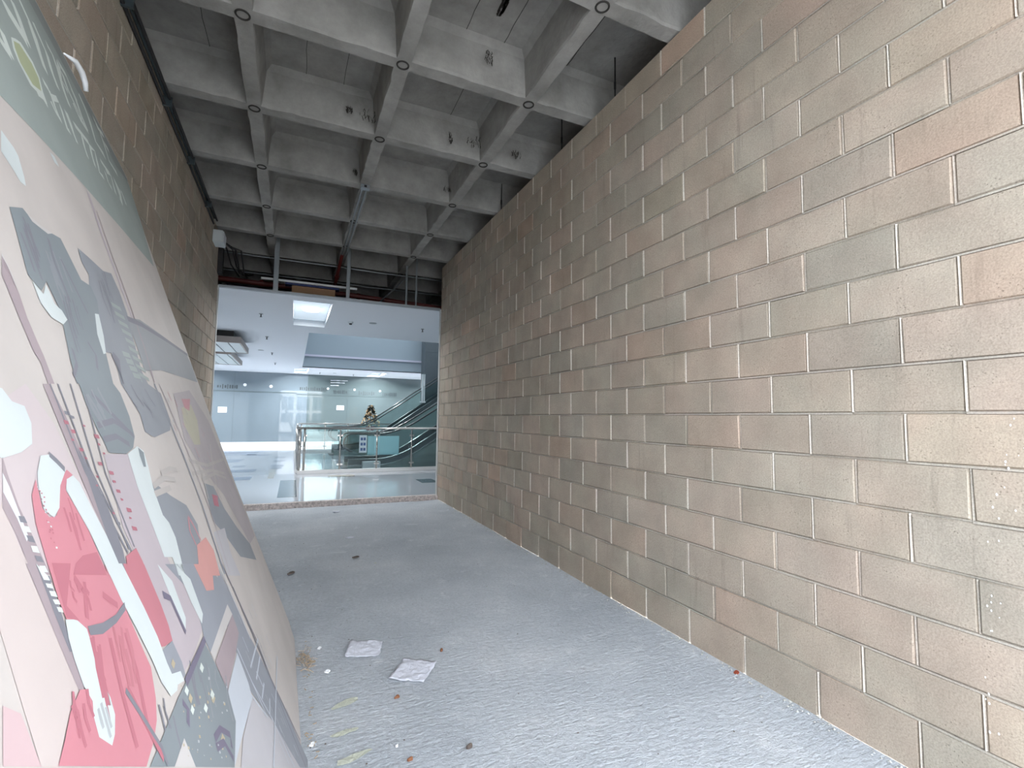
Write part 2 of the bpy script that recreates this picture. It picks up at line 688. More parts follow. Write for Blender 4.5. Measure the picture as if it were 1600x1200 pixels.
# polished mall floor with its tile inlays
mb = MB()
mb.box(-8, 9, 8.1, YB + .2, -.02, FZ)
ml = struct(mb.build('mall_floor', M['terrazzo']), 'polished white tile floor of the mall')
mb = MB()
r2 = random.Random(5)
zi = FZ + .0012


def rect(mb, x0, x1, y0, y1, z, mi=0):
    mb.face([(x0, y0, z), (x1, y0, z), (x1, y1, z), (x0, y1, z)], mi)


rect(mb, -.18, .11, 8.56, 10.85, zi, 1)
rect(mb, 2.40, 2.74, 9.55, 10.15, zi, 1)
rect(mb, .75, 1.3, 11.1, 11.45, zi, 2)
rect(mb, -2.10, -1.07, 18.26, 19.46, zi, 0)
rect(mb, -1.80, -1.29, 15.90, 16.50, zi, 0)
rect(mb, -1.70, -1.34, 15.38, 15.91, zi, 0)
rect(mb, -1.34, -1.06, 13.91, 14.34, zi, 0)
rect(mb, -1.28, -0.75, 12.64, 13.28, zi, 0)
rect(mb, -1.07, -0.74, 11.11, 11.67, zi, 0)
rect(mb, -0.47, -0.17, 13.86, 14.38, zi, 0)
rect(mb, -0.45, -0.20, 13.28, 13.75, zi, 0)
rect(mb, -0.46, -0.16, 15.35, 15.88, zi, 0)
rect(mb, -0.47, -0.16, 16.64, 17.25, zi, 0)
rect(mb, -2.18, -0.74, 19.35, 20.26, zi, 0)
rect(mb, -1.35, -0.67, 17.78, 18.43, zi, 0)
rect(mb, -0.44, -0.32, 11.23, 13.19, zi, 2)
y = 12.4
while y < YB - .5:
    x = -7.5
    while x < -3.4:
        w = r2.uniform(.4, 1.1)
        if r2.random() < .30 + .25 * (y > 19):
            rect(mb, x, x + w, y, y + .22, zi, r2.choice([0, 0, 2, 0, 1]))
        x += w + r2.uniform(.2, .8)
    y += .62
y = 8.3
while y < 12:
    x = 3.0
    while x < 8:
        if r2.random() < .25:
            rect(mb, x, x + .3, y, y + .6, zi, r2.choice([0, 1, 2]))
        x += .6
    y += .6
o = mb.build('floor_inlay', [M['inlay'], M['inlayd'], M['inlayb']], ml)
o['label'] = 'slate and beige tile inlays'

# ------------------------------------------------------------------ waffle slab
GX = [.644 + 1.06 * i for i in range(-3, 5)]
GY = [2.414 + 1.068 * j for j in range(-4, 10)]
ZB, ZS = 4.03, 4.39
WH = .055


def wj(x, y, z, amp=.006):
    v = Vector((x * 7.3, y * 7.3, z * 7.3))
    return amp * noise.noise(v)


mb = MB()
for i in range(len(GX) - 1):
    for j in range(len(GY) - 1):
        x0, x1, y0, y1 = GX[i], GX[i + 1], GY[j], GY[j + 1]
        N = 12

        def loop(inset, z, amp):
            pts = []
            a0, a1, b0, b1 = x0 + inset, x1 - inset, y0 + inset, y1 - inset
            for k in range(N):
                pts.append((a0 + (a1 - a0) * k / N, b0, z, 0, 1))
            for k in range(N):
                pts.append((a1, b0 + (b1 - b0) * k / N, z, -1, 0))
            for k in range(N):
                pts.append((a1 - (a1 - a0) * k / N, b1, z, 0, -1))
            for k in range(N):
                pts.append((a0, b1 - (b1 - b0) * k / N, z, 1, 0))
            out = []
            for (px, py, pz, nx, ny) in pts:
                d = wj(px, py, pz, amp)
                out.append((px + nx * d, py + ny * d, pz + (d * .5 if amp else 0)))
            return out
        L = [loop(0, ZB, 0), loop(WH, ZB, .011), loop(WH + .006, ZB + .02, .008), loop(WH + .012, ZB + .13, .004),
             loop(WH + .03, ZS - .05, .003), loop(WH + .07, ZS, .002)]
        for A_, B_ in zip(L, L[1:]):
            for k in range(4 * N):
                k2 = (k + 1) % (4 * N)
                mb.face([A_[k2], A_[k], B_[k], B_[k2]])
        mb.face(L[-1])
mb.box(GX[0], GX[-1], GY[0], GY[-1], ZS + .06, ZS + .16)
slab = struct(mb.build('ceiling', M['slab']), 'raw concrete waffle slab ceiling')

# ring marks at the rib crossings and rough scars, parts of the slab
for i in range(1, 7):
    for j in range(3, 11):
        x, y = GX[i], GY[j]
        if not (XL - .1 < x < XR + .1):
            continue
        mb = MB()
        ring = [(x + .042 * math.cos(t * math.pi / 10), y + .042 * math.sin(t * math.pi / 10), ZB - .004) for t in range(21)]
        mb.tube(ring, .0065, 6, cap=False)
        o = mb.build('ring_mark', M['ring'], slab, origin=(x, y, ZB - .004))
for (x, y, z, sx, sz, side) in ((.52, 4.47, 4.14, .16, .10, 'y'), (1.55, 4.47, 4.16, .14, .11, 'y'), (1.28, 3.40, 4.20, .06, .10, 'y'),
                                (1.30, 4.46, 4.13, .03, .10, 'y'), (.35, 4.47, 4.15, .05, .04, 'y'), (-.85, 3.40, 4.09, .12, .05, 'y'),
                                (2.02, 4.47, 4.14, .10, .07, 'y'), (.52, 5.54, 4.12, .05, .05, 'y'), (1.6, 5.54, 4.15, .10, .05, 'y')):
    mb = MB()
    for _ in range(26):
        cx, cz = x + rnd.uniform(-sx, sx) * .5, z + rnd.uniform(-sz, sz) * .5
        a = rnd.uniform(-.5, .5)
        ln, wd = rnd.uniform(.015, .05), rnd.uniform(.0015, .004)
        dx, dz = math.sin(a) * ln / 2, math.cos(a) * ln / 2
        yy = y - WH + .012 - .02
        mb.face([(cx - dx - wd, yy, cz - dz), (cx - dx + wd, yy, cz - dz), (cx + dx + wd, yy, cz + dz), (cx + dx - wd, yy, cz + dz)])
    mb.build('scar', M['rust'], slab, origin=(x, y - WH, z))
# a long rough scar on the near soffit and rib
mb = MB()
for k in range(60):
    t = k / 59
    cx, cy = 1.26 + .02 * t + rnd.uniform(-.025, .025), 2.80 + .32 * t
    ln = rnd.uniform(.02, .05)
    mb.face([(cx - .004, cy - ln, ZS - .004), (cx + .004, cy - ln, ZS - .004), (cx + .004, cy + ln, ZS - .004), (cx - .004, cy + ln, ZS - .004)])
mb.build('scar', M['rust'], slab, origin=(1.27, 2.95, ZS - .004))

for (x, y0_, y1_) in ((-.02, 3.56, 4.46), (.30, 3.56, 4.46), (1.10, 2.5, 3.4), (1.42, 2.5, 3.4), (.05, 2.5, 3.4), (1.30, 3.56, 4.46), (-.75, 3.56, 4.46), (2.0, 2.5, 3.4)):
    mb = MB()
    P = []
    for q in range(9):
        yy = y0_ + (y1_ - y0_) * q / 8
        P.append((x + .012 * noise.noise(Vector((x * 9, yy * 5, 1))), yy, ZS - .002))
    mb.tube(P, .0025, 4)
    mb.build('form_seam', M['ring'], slab)
# threaded rods hanging behind the top of the right wall
for n_i, (x, y, lab) in enumerate(((2.30, 3.11, 'black hanger rod above the block wall, nearest and longest'),
                                   (2.42, 3.98, 'black hanger rod above the block wall, second from the front'),
                                   (2.36, 5.50, 'short black hanger rod above the block wall, farthest along'))):
    x = XR + .04
    mb = MB()
    mb.tube([(x, y, ZT - .01), (x, y, ZS + .01)], .006, 8)
    mb.tube([(x, y, ZT + .10), (x, y, ZT + .16)], .010, 6)
    tag(mb.build('hanger_rod', M['black'], origin=(x, y, ZT)), lab, 'rod', 'hanger rods over the right wall')

# ------------------------------------------------------------------ closing walls of the shell
mb = MB()
mb.box(GX[0], XL - .16, Y0, Y0 + .15, -.05, 4.6)
struct(mb.build('wall_front_left', M['plaster']))
mb = MB()
mb.box(XR + .16, GX[-1], Y0, Y0 + .15, -.05, 4.6)
struct(mb.build('wall_front_right', M['plaster']))
mb = MB()
mb.box(XL - .16, XR + .16, Y0, Y0 + .15, ZT + .02, 4.6)
struct(mb.build('lintel_front', M['plaster']))
mb = MB()
mb.box(GX[0] - .1, GX[0], Y0, 11.7, 0, 4.6)
struct(mb.build('wall_outer_left', M['conc']))
mb = MB()
mb.box(GX[-1], GX[-1] + .1, Y0, 11.7, 0, 4.6)
struct(mb.build('wall_outer_right', M['conc']))
for nm, x0, x1 in (('floor_side_left', GX[0], XL - .16), ('floor_side_right', XR + .16, GX[-1])):
    mb = MB()
    mb.box(x0, x1, Y0, 8.11, -.14, -.01)
    struct(mb.build(nm, M['conc']))
for nm, x0, x1 in (('wall_mall_front_left', -8, XL - .17), ('wall_mall_front_right', XR + .17, 9)):
    mb = MB()
    mb.box(x0, x1, 8.11, 8.2, 0, CZ)
    struct(mb.build(nm, M['mallwall']))
mb = MB()
mb.box(-8.1, -8, 8.1, YB + .2, 0, CZ)
struct(mb.build('wall_mall_left', M['mallwall']))
mb = MB()
mb.box(9, 9.1, 8.1, YB + .2, 0, CZ)
struct(mb.build('wall_mall_right', M['mallwall']))

# mall ceiling with the light recesses and the atrium opening
FIX = [(-.085, .54, 8.50, 10.85), (-.05, .50, 20.85, 22.70), (3.0, 3.6, 21.1, 22.95),
       (-4.3, -3.7, 9.2, 11.5), (-4.3, -3.7, 14.5, 16.8), (-4.3, -3.7, 20.3, 22.4), (6.6, 7.2, 20.9, 22.9), (5.2, 5.8, 8.7, 10.9)]  # this row: unseen fixtures added to fill the mall with light
VX0, VX1, VY0, VY1 = .25, 8.3, 11.72, 20.0
holes = FIX + [(VX0, VX1, VY0, VY1)]
xs = sorted(set([-8, 9] + [h[0] for h in holes] + [h[1] for h in holes]))
ys = sorted(set([8.15, YB + .2] + [h[2] for h in holes] + [h[3] for h in holes]))
mb = MB()
for a, b in zip(xs, xs[1:]):
    for c, d in zip(ys, ys[1:]):
        mx, my = (a + b) / 2, (c + d) / 2
        if any(h[0] < mx < h[1] and h[2] < my < h[3] for h in holes):
            continue
        mb.box(a, b, c, d, CZ, CZ + .02)
struct(mb.build('mall_ceiling', M['mallwhite']), 'white flat ceiling of the mall')
mb = MB()
mb.box(XL, XR, 8.10, 8.15, CZ - .012, CZ + .03)
struct(mb.build('trim_4', M['galv']), 'metal edge channel of the mall ceiling')

# atrium: upper floor fascias, lilac lip, top and skylight
for nm, b in (('fascia_far', (VX0 - .1, VX1 + .1, VY1, VY1 + .1)), ('fascia_near', (GX[0], 9, VY0 - .1, VY0)),
              ('fascia_left', (VX0 - .1, VX0, VY0, VY1)), ('fascia_right', (VX1, VX1 + .1, VY0, VY1))):
    mb = MB()
    mb.box(b[0], b[1], b[2], b[3], CZ + (.02 if nm != 'fascia_far' else .0), 7.5)
    o = struct(mb.build('wall_' + nm, M['fascia']))
mb = MB()
mb.box(VX0, VX1, VY1 - .07, VY1, 3.70, 3.77)
struct(mb.build('trim_5', M['lip']), 'pale lilac lip along the upper floor edge')
mb = MB()
mb.box(VX0 - .1, VX1 + .1, VY0 - .1, VY1 + .1, 7.5, 7.6)
struct(mb.build('atrium_roof', M['mallwhite']))

# dark stone pier rising through the atrium
mb = MB()
zz = [FZ, 1.4, 2.72, 4.04, 5.36, 7.5]
for a, b in zip(zz, zz[1:]):
    mb.box(4.76, 5.9, 19.0, 19.6, a + (.01 if a > FZ else 0), b)
mb.box(4.77, 5.89, 19.01, 19.59, FZ, 7.5)
struct(mb.build('pillar', M['conc']), 'dark grey stone clad pier behind the escalators')

# ------------------------------------------------------------------ glazed back wall
mb = MB()
edges = [-8, -5.4, -2.32, .55, 2.25, 4.1, 5.2, 9]
for k, (a, b) in enumerate(zip(edges, edges[1:])):
    tilt = (-.003, .002, 0, .0015, -.002, .003, 0)[k]
    mb.face([(a + .004, YB + tilt, .25), (b - .004, YB - tilt, .25), (b - .004, YB - tilt, CZ), (a + .004, YB + tilt, CZ)], 1 if k in (1, 2) else 0)
mb.box(-8, 9, YB + .01, YB + .15, 0, CZ, 2)
bw = struct(mb.build('wall_back', [M['film'], M['film2'], M['seam']]), 'grey green glazed hoarding across the mall')
mb = MB()
mb.box(-8, .45, YB - .06, YB, FZ, .26)
mb.box(.45, 9, YB - .06, YB, FZ, .26)
struct(mb.build('baseboard_back', M['white']), 'white baseboard of the glazed hoarding')
mb = MB()
mb.box(-8, .1, YB - .012, YB - .004, 2.40, 2.43)
mb.box(.1, 5.2, YB - .012, YB - .004, 2.34, 2.37)
struct(mb.build('trim_6', M['seam']), 'thin dark rail across the glazed hoarding')
dots = [(375, 602, -1.93), (423, 604, -.93), (513, 607, 1.4), (555, 609, 2.56), (595, 611, 3.72)]
for k, (_, __, x) in enumerate(dots):
    mb = MB()
    z = (2.70, 2.67, 2.66, 2.65, 2.63)[k]
    mb.tube([(x, YB - .02, z), (x, YB - .004, z)], .065 if k < 2 else .05, 14)
    tag(mb.build('round_cap', M['white'], origin=(x, YB - .01, z)),
        ('white round cap high on the glazed wall, leftmost', 'white round cap high on the glazed wall, second from the left',
         'white round cap high on the glazed wall, middle of five', 'white round cap high on the glazed wall, fourth from the left',
         'white round cap high on the glazed wall, nearest the escalators')[k], 'cap', 'round caps in a row on the glazed wall')
# dark lettering bands, unreadable from here
for k, (x0, x1, z) in enumerate(((-2.95, -2.2, 2.60), (.22, 1.35, 2.62), (1.65, 2.2, 2.52), (2.75, 3.45, 2.50), (3.85, 4.5, 2.48))):
    mb = MB()
    x = x0
    while x < x1:
        w = rnd.uniform(.03, .07)
        h = rnd.uniform(.10, .20)
        mb.box(x, x + w, YB - .010, YB - .004, z - h / 2, z + h / 2)
        x += w + rnd.uniform(.02, .05)
    tag(mb.build('lettering', M['letter'], origin=((x0 + x1) / 2, YB - .007, z)),
        ('faint dark lettering at the far left of the glazed wall', 'faint dark lettering, longest, left of the middle of the glazed wall',
         'faint dark lettering right of the middle of the glazed wall', 'faint dark lettering above the small tree',
         'faint dark lettering nearest the escalator on the glazed wall')[k], 'sign', 'faint lettering along the glazed wall')
t = empty('white_lettering', (1.8, YB - .007, 2.8), 'small white lettering in three lines under the middle ceiling glow', 'sign')
for zr, n0 in ((3.03, 6), (2.93, 5), (2.80, 3)):
    mb = MB()
    for q in range(n0):
        mb.box(1.5 + q * .13, 1.5 + q * .13 + (.132 if q < n0 - 1 else .1), YB - .01, YB - .004, zr + .006 * (q % 2), zr + .026 + .006 * (q % 3))
    mb.build('text_line', M['white'], t)
for k, (x0, x1, z0, z1) in enumerate(((-2.88, -2.55, 1.50, 1.74), (1.80, 2.12, 1.69, 1.90))):
    mb = MB()
    mb.box(x0, x1, YB - .012, YB - .004, z0, z1)
    tag(mb.build('notice', M['paper'], origin=((x0 + x1) / 2, YB - .008, z0)),
        ('small white notice taped at the left end of the glazed wall', 'small pale notice on the glazed wall left of the little tree')[k], 'notice')

# ------------------------------------------------------------------ recessed lights
def ceiling_light(x0, x1, y0, y1, label, box=False, power=60):
    t = empty('recessed_ceiling_light', ((x0 + x1) / 2, (y0 + y1) / 2, CZ), label, 'ceiling light', 'recessed ceiling lights')
    mb = MB()
    D = .14
    w = .012
    mb.box(x0 - .0, x0 + w, y0, y1, CZ - .004, CZ + D)
    mb.box(x1 - w, x1, y0, y1, CZ - .004, CZ + D)
    mb.box(x0 + w, x1 - w, y0, y0 + w, CZ - .004, CZ + D)
    mb.box(x0 + w, x1 - w, y1 - w, y1, CZ - .004, CZ + D)
    mb.box(x0, x1, y0, y1, CZ + D, CZ + D + .01)
    mb.build('tray', M['tray'], t)
    mb = MB()
    cx, cy = (x0 + x1) / 2, (y0 + y1) / 2
    mb.tube([(cx, cy, CZ + D - .05), (cx, cy, CZ + D - .013)], [.15, .17], 28)
    mb.build('lamp', M['lamp'], t)
    if box:
        mb = MB()
        mb.box(x0 - .02, x1 + .02, y0 - .03, y0 - .012, CZ + .03, CZ + .23)
        mb.build('casing', M['ply'], t)
        mb = MB()
        mb.box(x0 - .12, x1 + .08, y0 - .06, y0 + .1, CZ + .235, CZ + .27)
        mb.build('casing_rim', M['blue'], t)
    lo = area_light('lamp_light', (0, 0, D - .055), .30, .30, power, (.95, .98, 1), parent=t)
    lo.data.shape = 'DISK'
    mb = MB()
    mb.box(x0 + .014, x1 - .014, y0 + .014, y1 - .014, CZ + D - .012, CZ + D - .002)
    mb.build('diffuser', M['diffuser'], t)
    return t


LL = ['glowing recessed ceiling light nearest the passage, in a plywood casing', 'recessed ceiling light by the glazed wall, left of the atrium',
      'recessed ceiling light by the glazed wall, above the small tree', 'added fill light, out of view to the left, near row',
      'added fill light, out of view to the left, middle row', 'added fill light, out of view to the left, far row',
      'added fill light, out of view at the far right behind the pier', 'added fill light, out of view to the right behind the block wall']
for k, fx in enumerate(FIX):
    ceiling_light(*fx, LL[k], k == 0, (100, 190, 190, 190, 190, 190, 190, 90)[k])

# ceiling fittings
for k, (x, y, lab) in enumerate(((-.62, 9.94, 'sprinkler head in the white ceiling left of the nearest light'),
                                 (2.44, 10.02, 'sprinkler head in the white ceiling at the right, by the block wall'),
                                 (-.65, 12.79, 'sprinkler head left of the atrium, third from the passage'),
                                 (-.65, 15.96, 'sprinkler head left of the atrium, between baffles and opening'),
                                 (-.66, 18.98, 'sprinkler head left of the atrium, far end'),
                                 (.97, 22.08, 'tiny sprinkler head by the glazed wall, left one'),
                                 (2.36, 22.24, 'tiny sprinkler head by the glazed wall, right one'))):
    t = empty('sprinkler_head', (x, y, CZ), lab, 'sprinkler', 'sprinkler heads in the mall ceiling')
    mb = MB()
    mb.tube([(x, y, CZ), (x, y, CZ - .012)], .035, 12)
    mb.build('rose', M['galv'], t)
    mb = MB()
    mb.tube([(x, y, CZ - .012), (x, y, CZ - .06)], .010, 8)
    mb.tube([(x, y, CZ - .06), (x, y, CZ - .066)], .022, 10)
    mb.build('nozzle', M['black'], t)
t = empty('smoke_detector', (.97, 9.97, CZ), 'small grey smoke detector right of the nearest ceiling light', 'smoke detector')
mb = MB()
mb.tube([(.97, 9.97, CZ), (.97, 9.97, CZ - .03)], [.055, .045], 18)
mb.build('housing', M['louvre'], t)
mb = MB()
mb.tube([(.97, 9.97, CZ - .03), (.97, 9.97, CZ - .055)], [.03, .025], 14)
mb.build('sensor', M['black'], t)
for (x, y, lab) in ((1.39, 9.88, 'flat round ceiling speaker right of the smoke detector'), (-.92, 15.5, 'flat round ceiling speaker near the baffles'),
                    (1.57, 22.04, 'flat round ceiling speaker by the glazed wall')):
    mb = MB()
    mb.tube([(x, y, CZ + .001), (x, y, CZ - .008)], [.075, .07], 22)
    tag(mb.build('ceiling_speaker', M['galv'], origin=(x, y, CZ)), lab, 'ceiling speaker', 'round ceiling speakers')

# ceiling baffles at the left
for k, (x1, y0, y1, lab) in enumerate(((-1.13, 12.2, 14.2, 'stepped ceiling baffle with taupe sides, nearer one'),
                                       (-1.56, 14.55, 17.6, 'stepped ceiling baffle with taupe sides, farther one'))):
    x0 = -3.6
    t = empty('ceiling_baffle', ((x0 + x1) / 2, (y0 + y1) / 2, 3.0), lab, 'ceiling baffle', 'ceiling baffles left of the atrium')
    mb = MB()
    mb.box(x0, x1, y0, y0 + .03, 2.99, 3.13)
    mb.box(x0, x1, y1 - .03, y1, 2.99, 3.13)
    mb.box(x1 - .03, x1, y0 + .03, y1 - .03, 2.99, 3.13)
    mb.box(x0, x0 + .03, y0 + .03, y1 - .03, 2.99, 3.13)
    mb.build('frame', M['wood'], t)
    mb = MB()
    xx = x0 + .03
    while xx < x1 - .1:
        mb.box(xx + .012, min(xx + .26, x1 - .04), y0 + .03, y1 - .03, 3.0, 3.02)
        xx += .272
    mb.build('panel', M['louvre'], t)
    mb = MB()
    mb.box(x0 + .02, x1 - .16, y0 + .10, y1 - .12, 3.03, CZ)
    mb.build('core', M['black'], t)

# ------------------------------------------------------------------ services under the slab at the mall end
def stud(x, y, z0, z1, w, lab, deep=.03):
    mb = MB()
    mb.box(x - w / 2, x - w / 2 + .004, y, y + deep, z0, z1)
    mb.box(x + w / 2 - .004, x + w / 2, y, y + deep, z0, z1)
    mb.box(x - w / 2, x + w / 2, y + deep - .003, y + deep, z0, z1)
    return tag(mb.build('steel_stud', M['galv'], origin=(x, y, z0)), lab, 'steel stud', 'steel studs above the mall ceiling edge')


stud(-.33, 8.16, CZ + .02, 4.35, .07, 'galvanised steel stud above the ceiling edge, widest at the left')
stud(.735, 8.16, CZ + .02, 4.2, .055, 'galvanised steel stud right of the plywood casing')
stud(1.69, 8.16, CZ + .02, 4.0, .03, 'thin galvanised stud left of the thinnest one')
stud(1.86, 8.16, CZ + .02, 4.3, .024, 'thinnest galvanised stud nearest the right wall')

mb = MB()
mb.box(-.55, .90, 8.38, 8.41, 3.525, 3.56)
o = tag(mb.build('metal_batten', M['white'], origin=(.17, 8.42, 3.5), bevel=.004), 'white metal batten lying level above the ceiling edge', 'batten')
mb = MB()
mb.tube([(1.69, 8.30, 3.80), (1.30, 8.9, 3.42)], .012, 8)
tag(mb.build('brace_rod', M['galv'], origin=(1.69, 8.3, 3.8)), 'slanting metal brace behind the thin studs', 'brace')
mb = MB()
mb.tube([(-2.4, 8.9, 3.60), (.1, 8.9, 3.57), (1.0, 8.9, 3.545), (4.7, 8.9, 3.42)], .042, 14)
for xx in (-.6, .95, 2.0):
    mb.tube([(xx, 8.9, 3.585 - .04 * max(0, xx)), (xx + .06, 8.9, 3.583 - .04 * max(0, xx))], .052, 14)
tag(mb.build('red_sprinkler_main', M['red'], origin=(0, 8.9, 3.57), smooth=False), 'dull red pipe running across above the mall ceiling', 'pipe')
mb = MB()
mb.tube([(.62, 8.13, 4.0), (.61, 8.2, 3.95), (.56, 8.75, 3.63)], .026, 12)
mb.tube([(.58, 8.5, 3.755), (.575, 8.56, 3.725)], .036, 12)
tag(mb.build('red_branch_pipe', M['red'], origin=(.6, 8.3, 3.85)), 'red branch pipe dropping from the middle rib', 'pipe')
mb = MB()
for dx in (-.024, .024):
    mb.tube([(.644 + dx, 5.56, ZB - .022), (.644 + dx, 8.1, ZB - .022)], .012, 8)
t = empty('rib_conduit', (.644, 6.8, ZB - .02), 'twin metal conduit clipped under the middle rib', 'conduit')
mb.build('conduit_tubes', M['galv'], t)
mb = MB()
mb.box(.595, .693, 5.53, 5.60, ZB - .045, ZB - .003)
mb.build('clip', M['galv'], t)
mb = MB()
mb.box(.63, .658, 5.525, 5.53, ZB - .036, ZB - .012)
mb.build('opening', M['black'], t)
# thin wires strung across
for k, (z, y, lab) in enumerate(((4.0, 8.78, 'pale conduit strung across under the far ribs, upper'), (4.0, 9.86, 'pale conduit strung across under the far ribs, lower'))):
    mb = MB()
    mb.tube([(-2.3, y, z + .004), (-.3, y, z - .004), (.6, y, z), (1.3, y, z - .01), (4.6, y, z)], .012, 8)
    tag(mb.build('cross_conduit', M['galv'], origin=(0, y, z)), lab, 'conduit', 'conduits across the far ribs')

# conduits along the top of the left wall
t = empty('wall_conduit', (XL + .06, 4.5, 3.93), 'pair of dark conduits along the top of the left wall', 'conduit')
for k, (dx, dz, m_) in enumerate(((.014, 3.915, 'cable'), (.05, 3.962, 'cable'), (.016, 3.992, 'deck'))):
    mb = MB()
    mb.tube([(XL + dx, Y0 + .1, dz), (XL + dx, 7.3, dz)], .0115, 10)
    mb.build('conduit_tube', M[m_], t)
for y in (1.2, 2.9, 3.55, 4.6, 5.6, 6.7):
    mb = MB()
    mb.box(XL - .0, XL + .066, y, y + .02, 3.90, 3.978)
    mb.build('saddle', M['deck'], t)
t = empty('junction_box', (XL + .07, 7.55, 3.78), 'grey junction box at the far top of the left wall', 'junction box')
mb = MB()
mb.box(XL, XL + .12, 7.35, 7.62, 3.70, 3.86)
mb.build('case', M['louvre'], t, bevel=.006)
mb = MB()
mb.box(XL + .12, XL + .128, 7.36, 7.61, 3.71, 3.85)
mb.build('lid', M['mallwall'], t)
t = empty('cable_bundle', (XL + .2, 7.9, 3.6), 'black cables sagging behind the junction box', 'cables')
for k in range(6):
    a = rnd.uniform(0, .12)
    x0 = XL + .04 + .03 * k
    mb = MB()
    P = [(x0, 7.65, 3.84 - .02 * k), (x0 + .05 + a, 7.9, 3.78), (x0 + .08 + a, 8.2, 3.64 - .03 * k), (x0 + .16 + a, 8.55, 3.56 + .05 * (k % 2))]
    Q = []
    for s_ in range(13):
        u = s_ / 12 * 3
        i = min(2, int(u))
        f = u - i
        Q.append(Vector(P[i]).lerp(Vector(P[i + 1]), f))
    mb.tube(Q, .010, 6)
    mb.build('cable', M['cable'], t)
mb = MB()
mb.box(XL, XL + .06, 7.90, 8.04, 3.42, 3.80)
tag(mb.build('cable_trunking', M['cable'], origin=(XL + .03, 8.0, 3.6)), 'dark cable trunking on the end of the left wall', 'trunking')

# ------------------------------------------------------------------ glass balustrades
def balustrade(x0, y0, x1, y1, n, label, group='glass balustrades around the escalators', double=False):
    t = empty('glass_balustrade', (x0, y0, FZ), label, 'balustrade', group)
    d = Vector((x1 - x0, y1 - y0, 0))
    L = d.length
    d.normalize()
    ang = math.atan2(d.y, d.x)
    M_ = Matrix.Translation((x0, y0, 0)) @ Matrix.Rotation(ang, 4, 'Z')
    mb = MB()
    mb.box(-.06, L + .06, -.06, .06, FZ, FZ + .075, M=M_)
    mb.build('plinth', M['curb'], t, bevel=.005)
    mb = MB()
    mb.tube([M_ @ Vector((-.1, 0, 1.11)), M_ @ Vector((L, 0, 1.11))], .026, 14)
    mb.build('handrail', M['steel'], t, smooth=True)
    for k in range(n + 1):
        s_ = L * k / n
        for dx in ((-.015, .035) if (double and k == 0) else (0,)):
            mb = MB()
            mb.tube([M_ @ Vector((s_ + dx * 2, 0, FZ + .075)), M_ @ Vector((s_ + dx * 2, 0, 1.085))], .02 if not (double and k == 0) else .026, 12)
            mb.build('post', M['steel'], t, smooth=True)
        if k < n:
            a, b = s_ + .05, L * (k + 1) / n - .05
            if double and k == 0:
                a += .06
            mb = MB()
            mb.box(a, b, -.005, .005, FZ + .09, 1.045, M=M_)
            g = mb.build('glass_pane', M['glass'], t)
            for (e, z) in ((a, .25), (a, .92), (b, .25), (b, .92)):
                mb = MB()
                mb.box(e - .045 if e == a else e - .01, e + .01 if e == a else e + .045, -.012, .012, z, z + .04, M=M_)
                mb.build('clamp', M['steel'], g).location = (0, 0, 0)
    return t


balustrade(.19, 11.95, 9 * .84 + .19, 11.95, 9, 'glass balustrade facing the passage, with steel posts on a white curb', double=True)
balustrade(.14, 12.2, .14, 19.25, 8, 'glass balustrade running back along the left side of the escalators')
balustrade(.30, 19.45, 4.4, 19.45, 5, 'glass balustrade at the back, in front of the small tree')


